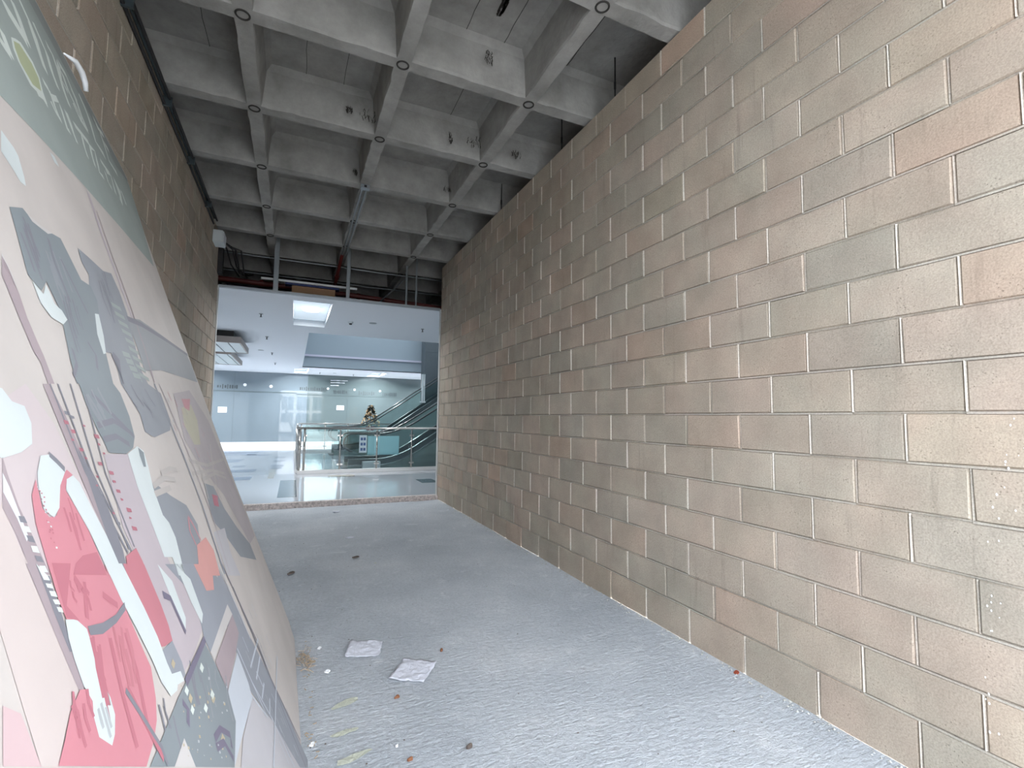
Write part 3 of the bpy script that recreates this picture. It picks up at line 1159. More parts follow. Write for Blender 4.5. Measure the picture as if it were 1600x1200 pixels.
# ------------------------------------------------------------------ escalators
def escalator(yn, yf, zf, x0, slope, label, posters=False):
    t = empty('escalator', (x0, (yn + yf) / 2, FZ), label, 'escalator', 'escalators in the atrium')
    XE, XA = 1.18, 8.25

    def base(x):
        d = x - x0
        r = .55
        if d <= -r:
            v = 0
        elif d < r:
            v = slope * (d + r) ** 2 / (4 * r)
        else:
            v = slope * d
        top = 3.72 - FZ
        if v > top - .25:
            v = top - .25 + .25 * (1 - math.exp(-(v - top + .25) / .25))
        return v
    xs_ = [XE + .12 + (XA - XE - .12) * k / 60 for k in range(61)]
    for nm, y in (('near', yn), ('far', yf)):
        # handrail with its newel loop
        cx, cz, R = XE + .22, zf - .22, .22
        P = [Vector((cx + .9, y, zf - .47))] + [Vector((cx + R * math.cos(a), y, cz + R * math.sin(a))) for a in
             [math.pi * (1.5 - .1 * q) for q in range(0, 11)]]
        P += [Vector((x, y, zf + base(x))) for x in xs_ if x > cx + .08]
        P.pop(0)
        mb = MB()
        mb.ribbon(P, [(-.04, -.016), (.04, -.016), (.045, .004), (.03, .018), (-.03, .018), (-.045, .004)])
        mb.build('handrail', M['rubber'], t)
        # glass
        mb = MB()
        for a, b in zip(xs_, xs_[1:]):
            if b < cx:
                continue
            za, zb = base(a), base(b)
            mb.face([(a, y, zf - .64 + za), (b, y, zf - .64 + zb), (b, y, zf - .015 + zb), (a, y, zf - .015 + za)])
        mb.face([(cx + .15, y, cz - .24), (xs_[0] + .3, y, cz - .24), (cx + .2, y, zf - .02), (cx - .08, y, cz + .17), (cx - .19, y, cz), (cx - .1, y, cz - .18)])
        mb.build('glass_side', M['glassg'], t)
        # skirt deck and outer cladding
        s_ = -1 if nm == 'near' else 1
        mb = MB()
        Q = [Vector((x, y, zf - .68 + base(x))) for x in xs_]
        mb.ribbon(Q, [(-.07, -.10), (.07, -.10), (.07, .05), (-.07, .05)])
        mb.build('deck', M['deck'], t)
        mb = MB()
        Q = [Vector((x, y + s_ * .075, zf - .785 + base(x))) for x in xs_]
        mb.ribbon(Q, [(-.006, -.012), (.006, -.012), (.006, .012), (-.006, .012)])
        mb.build('edge_strip', M['deckl'], t)
        mb = MB()
        for a, b in zip(xs_, xs_[1:]):
            lo_a = FZ if a < x0 + 2.6 else max(FZ, base(a) - .9)
            lo_b = FZ if b < x0 + 2.6 else max(FZ, base(b) - .9)
            za, zb = zf - .79 + base(a), zf - .79 + base(b)
            mb.face([(a, y + s_ * .04, lo_a), (b, y + s_ * .04, lo_b), (b, y + s_ * .04, zb), (a, y + s_ * .04, za)])
        mb.face([(xs_[0], y + s_ * .04, FZ), (xs_[0], y + s_ * .04, zf - .79), (xs_[0], y - s_ * .04, zf - .79), (xs_[0], y - s_ * .04, FZ)])
        mb.build('side_panel', M['clad'], t)
    # steps
    mb = MB()
    mb.box(XE, x0 - .3, yn + .09, yf - .09, FZ, FZ + .02)
    x = x0 - .3
    while x < XA:
        z = FZ + .02 + base(x + .2)
        mb.box(x, x + .41, yn + .09, yf - .09, z - .30, z)
        x += .4
    mb.build('steps', M['step'], t)
    return t


e1 = escalator(12.75, 13.75, .95, 2.50, .64, 'nearer escalator rising to the right just behind the front balustrade')
e2 = escalator(17.4, 18.4, 1.03, 2.30, .685, 'farther escalator rising to the right towards the dark pier')

mb = MB()
mb.box(1.55, 1.735, 12.688, 12.692, .48, .92)
p = tag(mb.build('poster', M['paper'], origin=(1.64, 12.69, .48)), 'narrow white poster with blue squares on the escalator glass', 'poster')
mb = MB()
for (a, b) in ((0, 2), (1, 2), (0, 1), (1, 1), (0, 0), (1, 0)):
    mb.box(1.582 + a * .07, 1.635 + a * .07, 12.684, 12.6875, .53 + b * .13, .60 + b * .13)
o = mb.build('print', M['ink'], p)
mb = MB()
mb.box(1.75, 2.54, 12.655, 12.659, .42, .90)
tag(mb.build('poster', M['cyan'], origin=(2.1, 12.68, .42)), 'large pale cyan poster on the escalator glass', 'poster')
mb = MB()
mb.box(1.62, 2.05, 12.45, 12.65, FZ, .27)
tag(mb.build('white_box', M['white'], origin=(1.8, 12.55, FZ), bevel=.004), 'low white box on the floor behind the front balustrade', 'box')
mb = MB()
mb.box(4.24, 4.31, 17.33, 17.35, 1.98, 2.98)
mb.box(4.34, 4.37, 17.33, 17.35, 1.98, 2.98)
mb.box(4.20, 4.40, 17.32, 17.36, 1.93, 1.99)
tag(mb.build('guard_post', M['louvre'], origin=(4.3, 17.34, 1.93)), 'pale slim double guard post standing on the farther escalator', 'post')

# counter and small decorated tree
t = empty('white_counter', (2.7, 20.5, FZ), 'low white counter under the small tree', 'counter')
mb = MB()
mb.box(1.75, 3.45, 20.2, 20.9, FZ, .78)
mb.build('body', M['mallwall'], t)
mb = MB()
mb.box(1.70, 3.50, 20.15, 20.95, .78, .84)
mb.build('top', M['white'], t, bevel=.006)
tx, ty, tz = 2.92, 20.5, .84
t = empty('christmas_tree', (tx, ty, tz), 'small decorated fir in a crimson pot on the white counter', 'tree')
mb = MB()
mb.tube([(tx, ty, tz), (tx, ty, tz + .16)], [.14, .17], 16)
mb.build('pot', M['potred'], t)
mb = MB()
mb.tube([(tx, ty, tz + .16), (tx, ty, tz + .95)], [.02, .008], 8)
mb.build('trunk', M['clod'], t)
mb = MB()
r3 = random.Random(3)
for k in range(420):
    u = r3.random() ** .8
    h = tz + .16 + .88 * u
    R = .34 * (1 - u) + .03
    a = r3.uniform(0, 6.283)
    rr = R * (.45 + .55 * r3.random())
    c_ = Vector((tx + rr * math.cos(a), ty + rr * math.sin(a), h))
    d_ = Vector((math.cos(a), math.sin(a), -.25)).normalized()
    s1 = d_.orthogonal().normalized() * .02
    mb.face([c_ - s1, c_ + d_ * .11, c_ + s1])
    s2 = d_.cross(s1).normalized() * .02
    mb.face([c_ - s2, c_ + d_ * .11, c_ + s2])
o = mb.build('foliage', M['tree'], t)
for mname, cnt in (('gold', 60), ('cream', 42)):
    mb = MB()
    for k in range(cnt):
        u = r3.random() ** .9
        h = tz + .2 + .82 * u
        R = .35 * (1 - u) + .05
        a = r3.uniform(0, 6.283)
        c_ = Vector((tx + R * math.cos(a), ty + R * math.sin(a), h))
        q = r3.uniform(.022, .045)
        mb.tube([c_ + Vector((0, 0, -q)), c_ + Vector((0, 0, -q * .5)), c_ + Vector((0, 0, q * .5)), c_ + Vector((0, 0, q))],
                [q * .2, q * .9, q * .9, q * .2], 7)
    o = mb.build('baubles', M[mname], t, smooth=True)
    o['kind'] = 'stuff'
    o['label'] = mname + ' coloured baubles'

# ------------------------------------------------------------------ leaning advertising board
BO = Vector((.065, 3.3, 0))
E1 = Vector((0, .98985763, -.1420629))
E2 = Vector((-.35091366, .13302881, .92691043))
EN = Vector((.93640782, .04985181, .34735456))
PCOL = dict(base=(204, 197, 192), band=(164, 174, 170), banddk=(150, 156, 154), cream=(208, 196, 192), cream2=(194, 188, 184), dress=(140, 148, 152),
            dress2=(150, 154, 160), gold=(190, 178, 152), greydk=(136, 136, 144), greyl=(186, 190, 192), greym=(154, 158, 166),
            leaf=(184, 192, 156), mauve=(172, 158, 162), mauvel=(192, 182, 187), orange=(214, 160, 154), pale=(206, 202, 200),
            pink=(208, 196, 197), pink2=(208, 182, 184), purple=(124, 118, 136), rack=(186, 178, 180), rackl=(196, 194, 198),
            red=(208, 140, 150), red2=(198, 130, 140), redbead=(184, 120, 132), redd=(192, 122, 134), redl=(202, 150, 156),
            wedge=(156, 159, 163), white=(214, 222, 222), white2=(220, 228, 222), whitebl=(202, 208, 216), whitebr=(222, 224, 226),
            yellowish=(194, 190, 170))  # inks lifted and greyed: the sheen on the vinyl is put into their colour



# printed shapes on the board: (layer, ink, [along, up] in metres on the board)
ART = [
(1,'band',[[-2.264,1.836],[-2.048,1.902],[-1.705,1.996],[-1.14,2.136],[-0.378,2.312],[-0.219,2.64],[-0.115,2.954],[-0.163,3.065],[-0.364,3.322],[-0.805,3.173],[-1.115,3.07],[-1.313,3.051],[-1.571,3.013],[-2.114,2.383],[-2.41,1.806]]),
(2,'banddk',[[-1.313,3.051],[-1.115,3.07],[-0.805,3.173],[-0.364,3.322],[-0.163,3.065],[-0.09,3.013],[-0.462,2.867],[-0.834,2.898],[-1.162,2.897],[-1.428,2.88],[-1.562,2.874]]),
(1,'white',[[-2.345,1.699],[-2.323,1.695],[-2.302,1.693],[-2.29,1.682],[-2.294,1.661],[-2.299,1.632],[-2.31,1.603],[-2.338,1.595],[-2.349,1.606],[-2.368,1.615],[-2.389,1.624]]),
(1,'white',[[-1.993,1.898],[-1.956,1.909],[-1.942,1.888],[-1.98,1.876]]),
(3,'white2',[[-2.038,2.189],[-2.034,2.157],[-2.031,2.124],[-2.071,2.12],[-2.074,2.153],[-2.078,2.183]]),
(3,'white2',[[-2.122,2.134],[-2.091,2.131],[-2.057,2.135],[-2.053,2.105],[-2.091,2.101],[-2.124,2.104]]),
(3,'white2',[[-1.89,2.431],[-1.896,2.427],[-1.859,2.432],[-1.82,2.438],[-1.778,2.434],[-1.784,2.384],[-1.818,2.388],[-1.853,2.382],[-1.906,2.377],[-1.932,2.405]]),
(3,'white2',[[-1.765,2.556],[-1.747,2.52],[-1.748,2.471],[-1.748,2.416],[-1.798,2.416],[-1.798,2.471],[-1.797,2.51],[-1.809,2.534]]),
(3,'white2',[[-1.635,2.7],[-1.594,2.66],[-1.579,2.605],[-1.604,2.515],[-1.612,2.441],[-1.652,2.445],[-1.644,2.523],[-1.619,2.609],[-1.628,2.638],[-1.663,2.672]]),
(3,'white2',[[-1.524,2.723],[-1.5,2.69],[-1.464,2.643],[-1.493,2.545],[-1.484,2.488],[-1.518,2.482],[-1.527,2.549],[-1.498,2.641],[-1.528,2.668],[-1.552,2.703]]),
(3,'white2',[[-1.604,2.626],[-1.611,2.555],[-1.612,2.495],[-1.617,2.442],[-1.647,2.444],[-1.642,2.497],[-1.641,2.557],[-1.634,2.628]]),
(3,'white2',[[-1.405,2.771],[-1.338,2.764],[-1.336,2.681],[-1.371,2.566],[-1.364,2.513],[-1.398,2.509],[-1.405,2.572],[-1.37,2.687],[-1.366,2.744],[-1.405,2.737]]),
(3,'white2',[[-1.267,2.815],[-1.174,2.834],[-1.146,2.777],[-1.11,2.756],[-1.128,2.726],[-1.174,2.755],[-1.184,2.8],[-1.259,2.781]]),
(3,'white2',[[-1.253,2.748],[-1.255,2.682],[-1.21,2.659],[-1.163,2.63],[-1.181,2.6],[-1.228,2.629],[-1.287,2.666],[-1.287,2.748]]),
(3,'white2',[[-1.268,2.772],[-1.341,2.654],[-1.295,2.653],[-1.303,2.625],[-1.371,2.658],[-1.294,2.788]]),
(3,'white2',[[-1.143,2.773],[-1.12,2.728],[-1.129,2.668],[-1.103,2.612],[-1.145,2.594],[-1.173,2.662],[-1.164,2.722],[-1.183,2.751]]),
(3,'white2',[[-1.247,2.633],[-1.228,2.599],[-1.127,2.62],[-1.121,2.586],[-1.232,2.565],[-1.275,2.611]]),
(3,'white2',[[-0.964,2.91],[-0.924,2.873],[-0.908,2.805],[-0.966,2.663],[-0.843,2.696],[-0.837,2.656],[-1.0,2.641],[-0.948,2.813],[-0.958,2.853],[-0.99,2.88]]),
(3,'white2',[[-0.739,2.975],[-0.66,2.96],[-0.658,2.869],[-0.712,2.744],[-0.573,2.775],[-0.567,2.741],[-0.738,2.72],[-0.692,2.877],[-0.688,2.938],[-0.743,2.941]]),
(3,'white2',[[-0.735,2.933],[-0.575,2.999],[-0.563,2.971],[-0.723,2.905]]),
(3,'white2',[[-0.642,2.902],[-0.567,2.911],[-0.563,2.881],[-0.638,2.872]]),
(3,'white2',[[-0.797,2.6],[-0.699,2.577],[-0.822,2.426],[-0.846,2.446],[-0.729,2.585],[-0.799,2.57]]),
(3,'white2',[[-0.65,2.607],[-0.644,2.529],[-0.674,2.527],[-0.68,2.605]]),
(3,'white2',[[-1.973,2.246],[-1.925,2.286],[-1.873,2.323],[-1.797,2.33],[-1.777,2.297],[-1.802,2.225],[-1.801,2.187],[-1.85,2.173],[-1.941,2.131],[-1.99,2.159],[-1.996,2.192]]),
(4,'leaf',[[-1.96,2.247],[-1.899,2.294],[-1.822,2.302],[-1.797,2.276],[-1.825,2.209],[-1.912,2.158],[-1.971,2.173],[-1.974,2.213]]),
(3,'white2',[[-1.738,2.33],[-1.698,2.333],[-1.679,2.308],[-1.699,2.294],[-1.706,2.309],[-1.736,2.306]]),
(3,'white2',[[-1.901,2.169],[-1.846,2.199],[-1.806,2.197],[-1.808,2.167],[-1.838,2.171],[-1.887,2.143]]),
(3,'white2',[[-1.681,2.326],[-1.674,2.296],[-1.682,2.267],[-1.67,2.227],[-1.694,2.221],[-1.706,2.265],[-1.698,2.296],[-1.705,2.32]]),
(3,'white2',[[-1.721,2.26],[-1.709,2.241],[-1.668,2.244],[-1.668,2.222],[-1.715,2.221],[-1.739,2.246]]),
(3,'white2',[[-1.697,2.308],[-1.601,2.377],[-1.578,2.338],[-1.599,2.242],[-1.585,2.269],[-1.573,2.251],[-1.621,2.24],[-1.6,2.34],[-1.593,2.357],[-1.685,2.29]]),
(3,'white2',[[-1.506,2.384],[-1.509,2.355],[-1.504,2.316],[-1.494,2.273],[-1.518,2.267],[-1.528,2.312],[-1.533,2.355],[-1.53,2.386]]),
(3,'white2',[[-1.488,2.395],[-1.486,2.353],[-1.506,2.297],[-1.524,2.303],[-1.506,2.357],[-1.508,2.395]]),
(3,'white2',[[-1.432,2.415],[-1.323,2.452],[-1.223,2.486],[-1.215,2.462],[-1.315,2.428],[-1.424,2.391]]),
(3,'white2',[[-1.33,2.415],[-1.364,2.347],[-1.37,2.298],[-1.392,2.3],[-1.384,2.355],[-1.35,2.425]]),
(3,'white2',[[-1.211,2.455],[-1.244,2.395],[-1.265,2.331],[-1.285,2.337],[-1.264,2.403],[-1.231,2.465]]),
(3,'white2',[[-1.226,2.47],[-1.121,2.51],[-1.167,2.407],[-1.187,2.417],[-1.137,2.496],[-1.216,2.45]]),
(3,'white2',[[-1.167,2.407],[-1.202,2.358],[-1.147,2.379],[-1.141,2.357],[-1.22,2.344],[-1.187,2.417]]),
(3,'white2',[[-1.05,2.526],[-0.974,2.542],[-0.885,2.567],[-0.879,2.545],[-0.968,2.52],[-1.046,2.504]]),
(3,'white2',[[-1.02,2.466],[-1.039,2.415],[-1.004,2.414],[-1.008,2.392],[-1.059,2.407],[-1.042,2.472]]),
(3,'white2',[[-0.99,2.513],[-0.863,2.559],[-0.92,2.42],[-0.94,2.43],[-0.881,2.547],[-0.982,2.493]]),
(1,'pink',[[-2.71,1.079],[-2.628,1.117],[-2.578,1.067],[-2.552,0.993],[-2.525,0.907],[-2.514,0.83],[-2.574,0.856],[-2.827,0.88],[-2.859,0.897],[-2.765,1.072]]),
(2,'cream',[[-2.785,0.953],[-2.781,0.907],[-2.771,0.871],[-2.78,0.885],[-2.758,0.741],[-2.792,0.73],[-2.84,0.7],[-2.864,0.713],[-2.862,0.769],[-2.856,0.885]]),
(2,'pink2',[[-2.888,0.777],[-2.868,0.762],[-2.864,0.713],[-2.911,0.738]]),
(3,'mauve',[[-2.559,1.335],[-2.55,1.321],[-2.542,1.28],[-2.543,1.241],[-2.535,1.205],[-2.529,1.183],[-2.525,1.139],[-2.55,1.134],[-2.551,1.169],[-2.563,1.181],[-2.575,1.242],[-2.58,1.277],[-2.584,1.293]]),
(3,'mauve',[[-2.571,1.129],[-2.544,1.135],[-2.524,1.087],[-2.508,1.032],[-2.49,0.945],[-2.477,0.896],[-2.486,0.825],[-2.527,0.832],[-2.525,0.892],[-2.541,0.948],[-2.553,1.02],[-2.564,1.086]]),
(4,'greydk',[[-2.523,1.036],[-2.508,1.016],[-2.478,0.942],[-2.478,0.864],[-2.493,0.826],[-2.527,0.832],[-2.525,0.907],[-2.523,0.984]]),
(3,'mauve',[[-2.754,1.004],[-2.756,0.985],[-2.755,0.948],[-2.746,0.907],[-2.737,0.866],[-2.774,0.871],[-2.78,0.919],[-2.789,0.946]]),
(4,'whitebr',[[-2.766,0.985],[-2.762,0.969],[-2.759,0.936],[-2.757,0.912],[-2.764,0.907],[-2.768,0.933],[-2.778,0.963]]),
(3,'mauve',[[-2.78,0.885],[-2.761,0.882],[-2.753,0.812],[-2.743,0.772],[-2.747,0.739],[-2.759,0.74],[-2.765,0.777],[-2.772,0.829]]),
(4,'greydk',[[-2.761,0.882],[-2.743,0.858],[-2.742,0.826],[-2.743,0.779],[-2.752,0.781],[-2.757,0.826]]),
(5,'greydk',[[-2.764,0.936],[-2.752,0.935],[-2.75,0.927],[-2.764,0.929]]),
(5,'white2',[[-2.763,0.925],[-2.75,0.923],[-2.748,0.916],[-2.762,0.918]]),
(5,'greydk',[[-2.761,0.914],[-2.748,0.912],[-2.747,0.904],[-2.76,0.907]]),
(5,'white2',[[-2.759,0.902],[-2.746,0.9],[-2.745,0.892],[-2.759,0.895]]),
(5,'greydk',[[-2.758,0.891],[-2.745,0.888],[-2.743,0.881],[-2.757,0.884]]),
(5,'white2',[[-2.756,0.879],[-2.743,0.877],[-2.741,0.869],[-2.755,0.872]]),
(5,'greydk',[[-2.754,0.868],[-2.741,0.865],[-2.74,0.857],[-2.753,0.861]]),
(5,'white2',[[-2.761,0.882],[-2.745,0.866],[-2.743,0.86],[-2.756,0.863]]),
(5,'white2',[[-2.755,0.859],[-2.743,0.856],[-2.741,0.85],[-2.754,0.854]]),
(5,'white2',[[-2.753,0.85],[-2.74,0.847],[-2.739,0.84],[-2.752,0.844]]),
(5,'white2',[[-2.751,0.84],[-2.738,0.837],[-2.736,0.831],[-2.749,0.834]]),
(5,'white2',[[-2.748,0.831],[-2.735,0.827],[-2.734,0.821],[-2.747,0.825]]),
(4,'greydk',[[-2.508,1.142],[-2.494,0.999],[-2.432,0.857],[-2.438,0.855],[-2.5,0.997],[-2.514,1.142]]),
(4,'greydk',[[-2.45,1.155],[-2.47,1.002],[-2.442,0.864],[-2.448,0.862],[-2.476,1.002],[-2.456,1.155]]),
(4,'greydk',[[-2.541,1.136],[-2.521,0.998],[-2.455,0.861],[-2.461,0.857],[-2.527,0.996],[-2.547,1.134]]),
(4,'greydk',[[-2.392,1.148],[-2.429,0.998],[-2.412,0.865],[-2.418,0.865],[-2.435,0.998],[-2.398,1.15]]),
(5,'greydk',[[-2.526,1.095],[-2.509,1.096],[-2.509,1.09],[-2.526,1.089]]),
(5,'greydk',[[-2.505,1.091],[-2.491,1.091],[-2.491,1.087],[-2.505,1.085]]),
(5,'redbead',[[-2.541,1.078],[-2.524,1.078],[-2.524,1.073],[-2.541,1.071]]),
(5,'redbead',[[-2.464,1.081],[-2.453,1.081],[-2.454,1.078],[-2.463,1.077]]),
(5,'redbead',[[-2.524,1.065],[-2.508,1.066],[-2.508,1.06],[-2.523,1.059]]),
(5,'redbead',[[-2.424,1.069],[-2.4,1.07],[-2.4,1.063],[-2.424,1.062]]),
(5,'redbead',[[-2.536,1.049],[-2.526,1.049],[-2.526,1.046],[-2.536,1.045]]),
(5,'redbead',[[-2.421,1.053],[-2.409,1.053],[-2.409,1.049],[-2.421,1.049]]),
(5,'redbead',[[-2.516,1.036],[-2.5,1.036],[-2.5,1.031],[-2.516,1.03]]),
(5,'redbead',[[-2.411,1.037],[-2.399,1.037],[-2.399,1.034],[-2.411,1.033]]),
(5,'redbead',[[-2.506,1.022],[-2.496,1.021],[-2.496,1.018],[-2.506,1.018]]),
(5,'redbead',[[-2.453,1.017],[-2.434,1.017],[-2.434,1.011],[-2.452,1.011]]),
(5,'greydk',[[-2.521,1.006],[-2.503,1.005],[-2.504,0.999],[-2.521,0.999]]),
(5,'redbead',[[-2.412,1.003],[-2.39,1.002],[-2.391,0.996],[-2.412,0.996]]),
(5,'redbead',[[-2.484,0.992],[-2.473,0.991],[-2.473,0.988],[-2.484,0.988]]),
(5,'redbead',[[-2.41,0.986],[-2.394,0.985],[-2.394,0.981],[-2.41,0.981]]),
(5,'redbead',[[-2.499,0.976],[-2.49,0.976],[-2.49,0.973],[-2.499,0.973]]),
(5,'redbead',[[-2.408,0.969],[-2.387,0.968],[-2.388,0.962],[-2.408,0.963]]),
(5,'greydk',[[-2.496,0.961],[-2.481,0.96],[-2.481,0.955],[-2.496,0.956]]),
(5,'redbead',[[-2.401,0.953],[-2.388,0.951],[-2.388,0.948],[-2.401,0.948]]),
(5,'greydk',[[-2.498,0.946],[-2.484,0.944],[-2.484,0.94],[-2.498,0.941]]),
(5,'redbead',[[-2.387,0.935],[-2.362,0.932],[-2.362,0.925],[-2.387,0.927]]),
(5,'redbead',[[-2.467,0.93],[-2.456,0.928],[-2.456,0.925],[-2.467,0.926]]),
(5,'redbead',[[-2.389,0.918],[-2.377,0.916],[-2.377,0.913],[-2.389,0.914]]),
(5,'greydk',[[-2.464,0.914],[-2.446,0.911],[-2.446,0.906],[-2.463,0.908]]),
(5,'redbead',[[-2.392,0.901],[-2.367,0.897],[-2.367,0.89],[-2.392,0.893]]),
(3,'white',[[-2.701,1.095],[-2.687,1.081],[-2.656,1.08],[-2.653,1.057],[-2.671,1.027],[-2.707,1.013],[-2.756,1.002],[-2.786,1.012],[-2.742,1.092]]),
(3,'pale',[[-2.555,1.342],[-2.543,1.316],[-2.542,1.28],[-2.544,1.285],[-2.568,1.321]]),
(4,'dress',[[-2.451,1.477],[-2.383,1.514],[-2.344,1.508],[-2.26,1.531],[-2.19,1.553],[-2.17,1.525],[-2.136,1.478],[-2.065,1.492],[-2.051,1.46],[-2.136,1.321],[-2.175,1.216],[-2.142,1.2],[-2.133,1.147],[-2.149,1.096],[-2.195,1.065],[-2.267,1.045],[-2.376,1.039],[-2.381,1.06],[-2.395,1.08],[-2.408,1.126],[-2.408,1.165],[-2.42,1.162],[-2.41,1.209],[-2.382,1.285],[-2.364,1.304],[-2.392,1.365],[-2.436,1.329],[-2.476,1.341],[-2.459,1.429]]),
(5,'pale',[[-2.38,1.519],[-2.363,1.513],[-2.319,1.517],[-2.241,1.538],[-2.277,1.518],[-2.354,1.503]]),
(5,'white',[[-2.466,1.335],[-2.433,1.324],[-2.403,1.354],[-2.399,1.347],[-2.391,1.322],[-2.362,1.32],[-2.348,1.306],[-2.382,1.285],[-2.434,1.281],[-2.463,1.297]]),
(5,'greydk',[[-2.283,1.502],[-2.296,1.445],[-2.282,1.366],[-2.292,1.364],[-2.306,1.445],[-2.293,1.504]]),
(5,'greydk',[[-2.244,1.48],[-2.218,1.441],[-2.179,1.381],[-2.187,1.375],[-2.226,1.435],[-2.252,1.474]]),
(5,'greydk',[[-2.374,1.238],[-2.38,1.204],[-2.42,1.172],[-2.426,1.18],[-2.388,1.21],[-2.384,1.24]]),
(5,'greydk',[[-2.259,1.291],[-2.23,1.266],[-2.257,1.225],[-2.265,1.231],[-2.24,1.266],[-2.265,1.283]]),
(5,'greydk',[[-2.356,1.163],[-2.26,1.134],[-2.154,1.101],[-2.158,1.089],[-2.264,1.122],[-2.36,1.151]]),
(5,'greydk',[[-2.387,1.096],[-2.274,1.121],[-2.181,1.109],[-2.183,1.097],[-2.274,1.109],[-2.385,1.084]]),
(5,'greydk',[[-2.379,1.07],[-2.291,1.086],[-2.217,1.076],[-2.219,1.064],[-2.291,1.074],[-2.377,1.058]]),
(3,'dress2',[[-2.058,1.596],[-1.959,1.613],[-1.848,1.629],[-1.74,1.669],[-1.711,1.623],[-1.71,1.549],[-1.762,1.443],[-1.804,1.336],[-1.776,1.302],[-1.618,1.304],[-1.619,1.21],[-1.68,1.169],[-1.946,1.116],[-2.032,1.121],[-2.017,1.169],[-2.074,1.213],[-2.103,1.231],[-2.092,1.254],[-2.077,1.314],[-2.161,1.294],[-2.158,1.353],[-2.14,1.418],[-2.041,1.532],[-2.069,1.553]]),
(4,'white',[[-2.119,1.401],[-2.084,1.412],[-2.11,1.349],[-2.145,1.295],[-2.169,1.287],[-2.163,1.336]]),
(4,'greydk',[[-2.072,1.32],[-2.035,1.309],[-2.088,1.234],[-2.072,1.238],[-2.099,1.304]]),
(5,'band',[[-1.897,1.516],[-1.79,1.539],[-1.788,1.527],[-1.895,1.504]]),
(5,'band',[[-1.892,1.492],[-1.784,1.513],[-1.782,1.501],[-1.89,1.48]]),
(5,'band',[[-1.886,1.468],[-1.778,1.488],[-1.776,1.476],[-1.884,1.456]]),
(5,'band',[[-1.881,1.444],[-1.772,1.462],[-1.77,1.45],[-1.879,1.432]]),
(5,'band',[[-1.875,1.419],[-1.765,1.435],[-1.763,1.423],[-1.873,1.407]]),
(5,'band',[[-1.87,1.395],[-1.759,1.409],[-1.757,1.397],[-1.868,1.383]]),
(5,'band',[[-1.864,1.37],[-1.753,1.383],[-1.751,1.371],[-1.862,1.358]]),
(5,'band',[[-1.859,1.346],[-1.746,1.356],[-1.744,1.344],[-1.857,1.334]]),
(5,'band',[[-1.852,1.321],[-1.739,1.329],[-1.739,1.317],[-1.852,1.309]]),
(5,'band',[[-1.975,1.35],[-1.895,1.365],[-1.89,1.342],[-1.904,1.344],[-1.895,1.351],[-1.973,1.336]]),
(5,'band',[[-1.963,1.333],[-1.882,1.348],[-1.877,1.325],[-1.891,1.327],[-1.882,1.334],[-1.961,1.319]]),
(5,'band',[[-1.952,1.316],[-1.869,1.33],[-1.864,1.307],[-1.878,1.309],[-1.869,1.316],[-1.95,1.302]]),
(5,'band',[[-1.94,1.299],[-1.856,1.312],[-1.851,1.288],[-1.865,1.29],[-1.856,1.298],[-1.938,1.285]]),
(3,'wedge',[[-1.754,1.523],[-1.514,1.596],[-1.114,1.669],[-0.328,1.802],[-0.236,1.758],[-0.26,1.642],[-0.876,1.53],[-1.451,1.425],[-1.755,1.348],[-1.739,1.435]]),
(4,'greydk',[[-1.74,1.532],[-1.518,1.586],[-0.981,1.691],[-0.271,1.818],[-0.267,1.8],[-0.977,1.673],[-1.514,1.568],[-1.736,1.514]]),
(2,'mauvel',[[-1.627,1.997],[-1.649,1.824],[-1.637,1.681],[-1.627,1.518],[-1.635,1.356],[-1.665,1.358],[-1.657,1.518],[-1.667,1.679],[-1.679,1.824],[-1.657,2.001]]),
(3,'mauve',[[-1.598,1.953],[-1.605,1.8],[-1.594,1.634],[-1.613,1.457],[-1.655,1.331],[-1.669,1.335],[-1.627,1.459],[-1.608,1.634],[-1.619,1.8],[-1.612,1.953]]),
(4,'greym',[[-1.661,1.328],[-1.635,1.225],[-1.594,1.081],[-1.573,0.92],[-1.61,0.689],[-1.632,0.693],[-1.595,0.92],[-1.616,1.077],[-1.657,1.219],[-1.683,1.322]]),
(5,'mauvel',[[-1.579,1.346],[-1.531,1.235],[-1.475,1.071],[-1.455,0.864],[-1.514,0.678],[-1.524,0.682],[-1.465,0.864],[-1.485,1.069],[-1.541,1.231],[-1.589,1.342]]),
(3,'white',[[-2.169,1.395],[-2.149,1.352],[-2.152,1.305],[-2.17,1.307],[-2.185,1.344]]),
(2,'rack',[[-1.345,1.358],[-0.805,1.481],[-0.422,1.382],[-0.332,1.156],[-0.203,0.927],[-0.129,0.694],[-0.551,0.686],[-0.903,0.95],[-1.332,1.079],[-1.468,1.16]]),
(3,'yellowish',[[-1.271,1.313],[-0.939,1.384],[-0.914,1.311],[-1.096,1.178],[-1.279,1.16],[-1.35,1.23]]),
(3,'redl',[[-1.184,1.366],[-0.895,1.42],[-1.071,1.332],[-1.182,1.328]]),
(3,'dress2',[[-1.381,1.002],[-1.158,0.992],[-1.06,0.893],[-0.852,0.794],[-0.551,0.686],[-0.519,0.595],[-1.096,0.684],[-1.319,0.8],[-1.473,0.859]]),
(3,'rackl',[[-1.554,0.825],[-1.26,0.821],[-1.33,0.726],[-1.289,0.632],[-1.572,0.678]]),
(4,'redbead',[[-1.281,0.958],[-1.141,0.951],[-1.21,0.905],[-1.322,0.914]]),
(5,'cream2',[[-1.523,1.086],[-1.128,1.091],[-0.301,1.175],[-0.299,1.161],[-1.126,1.077],[-1.523,1.072]]),
(5,'cream2',[[-1.55,1.039],[-1.03,1.074],[-0.569,1.077],[-0.569,1.063],[-1.03,1.06],[-1.55,1.025]]),
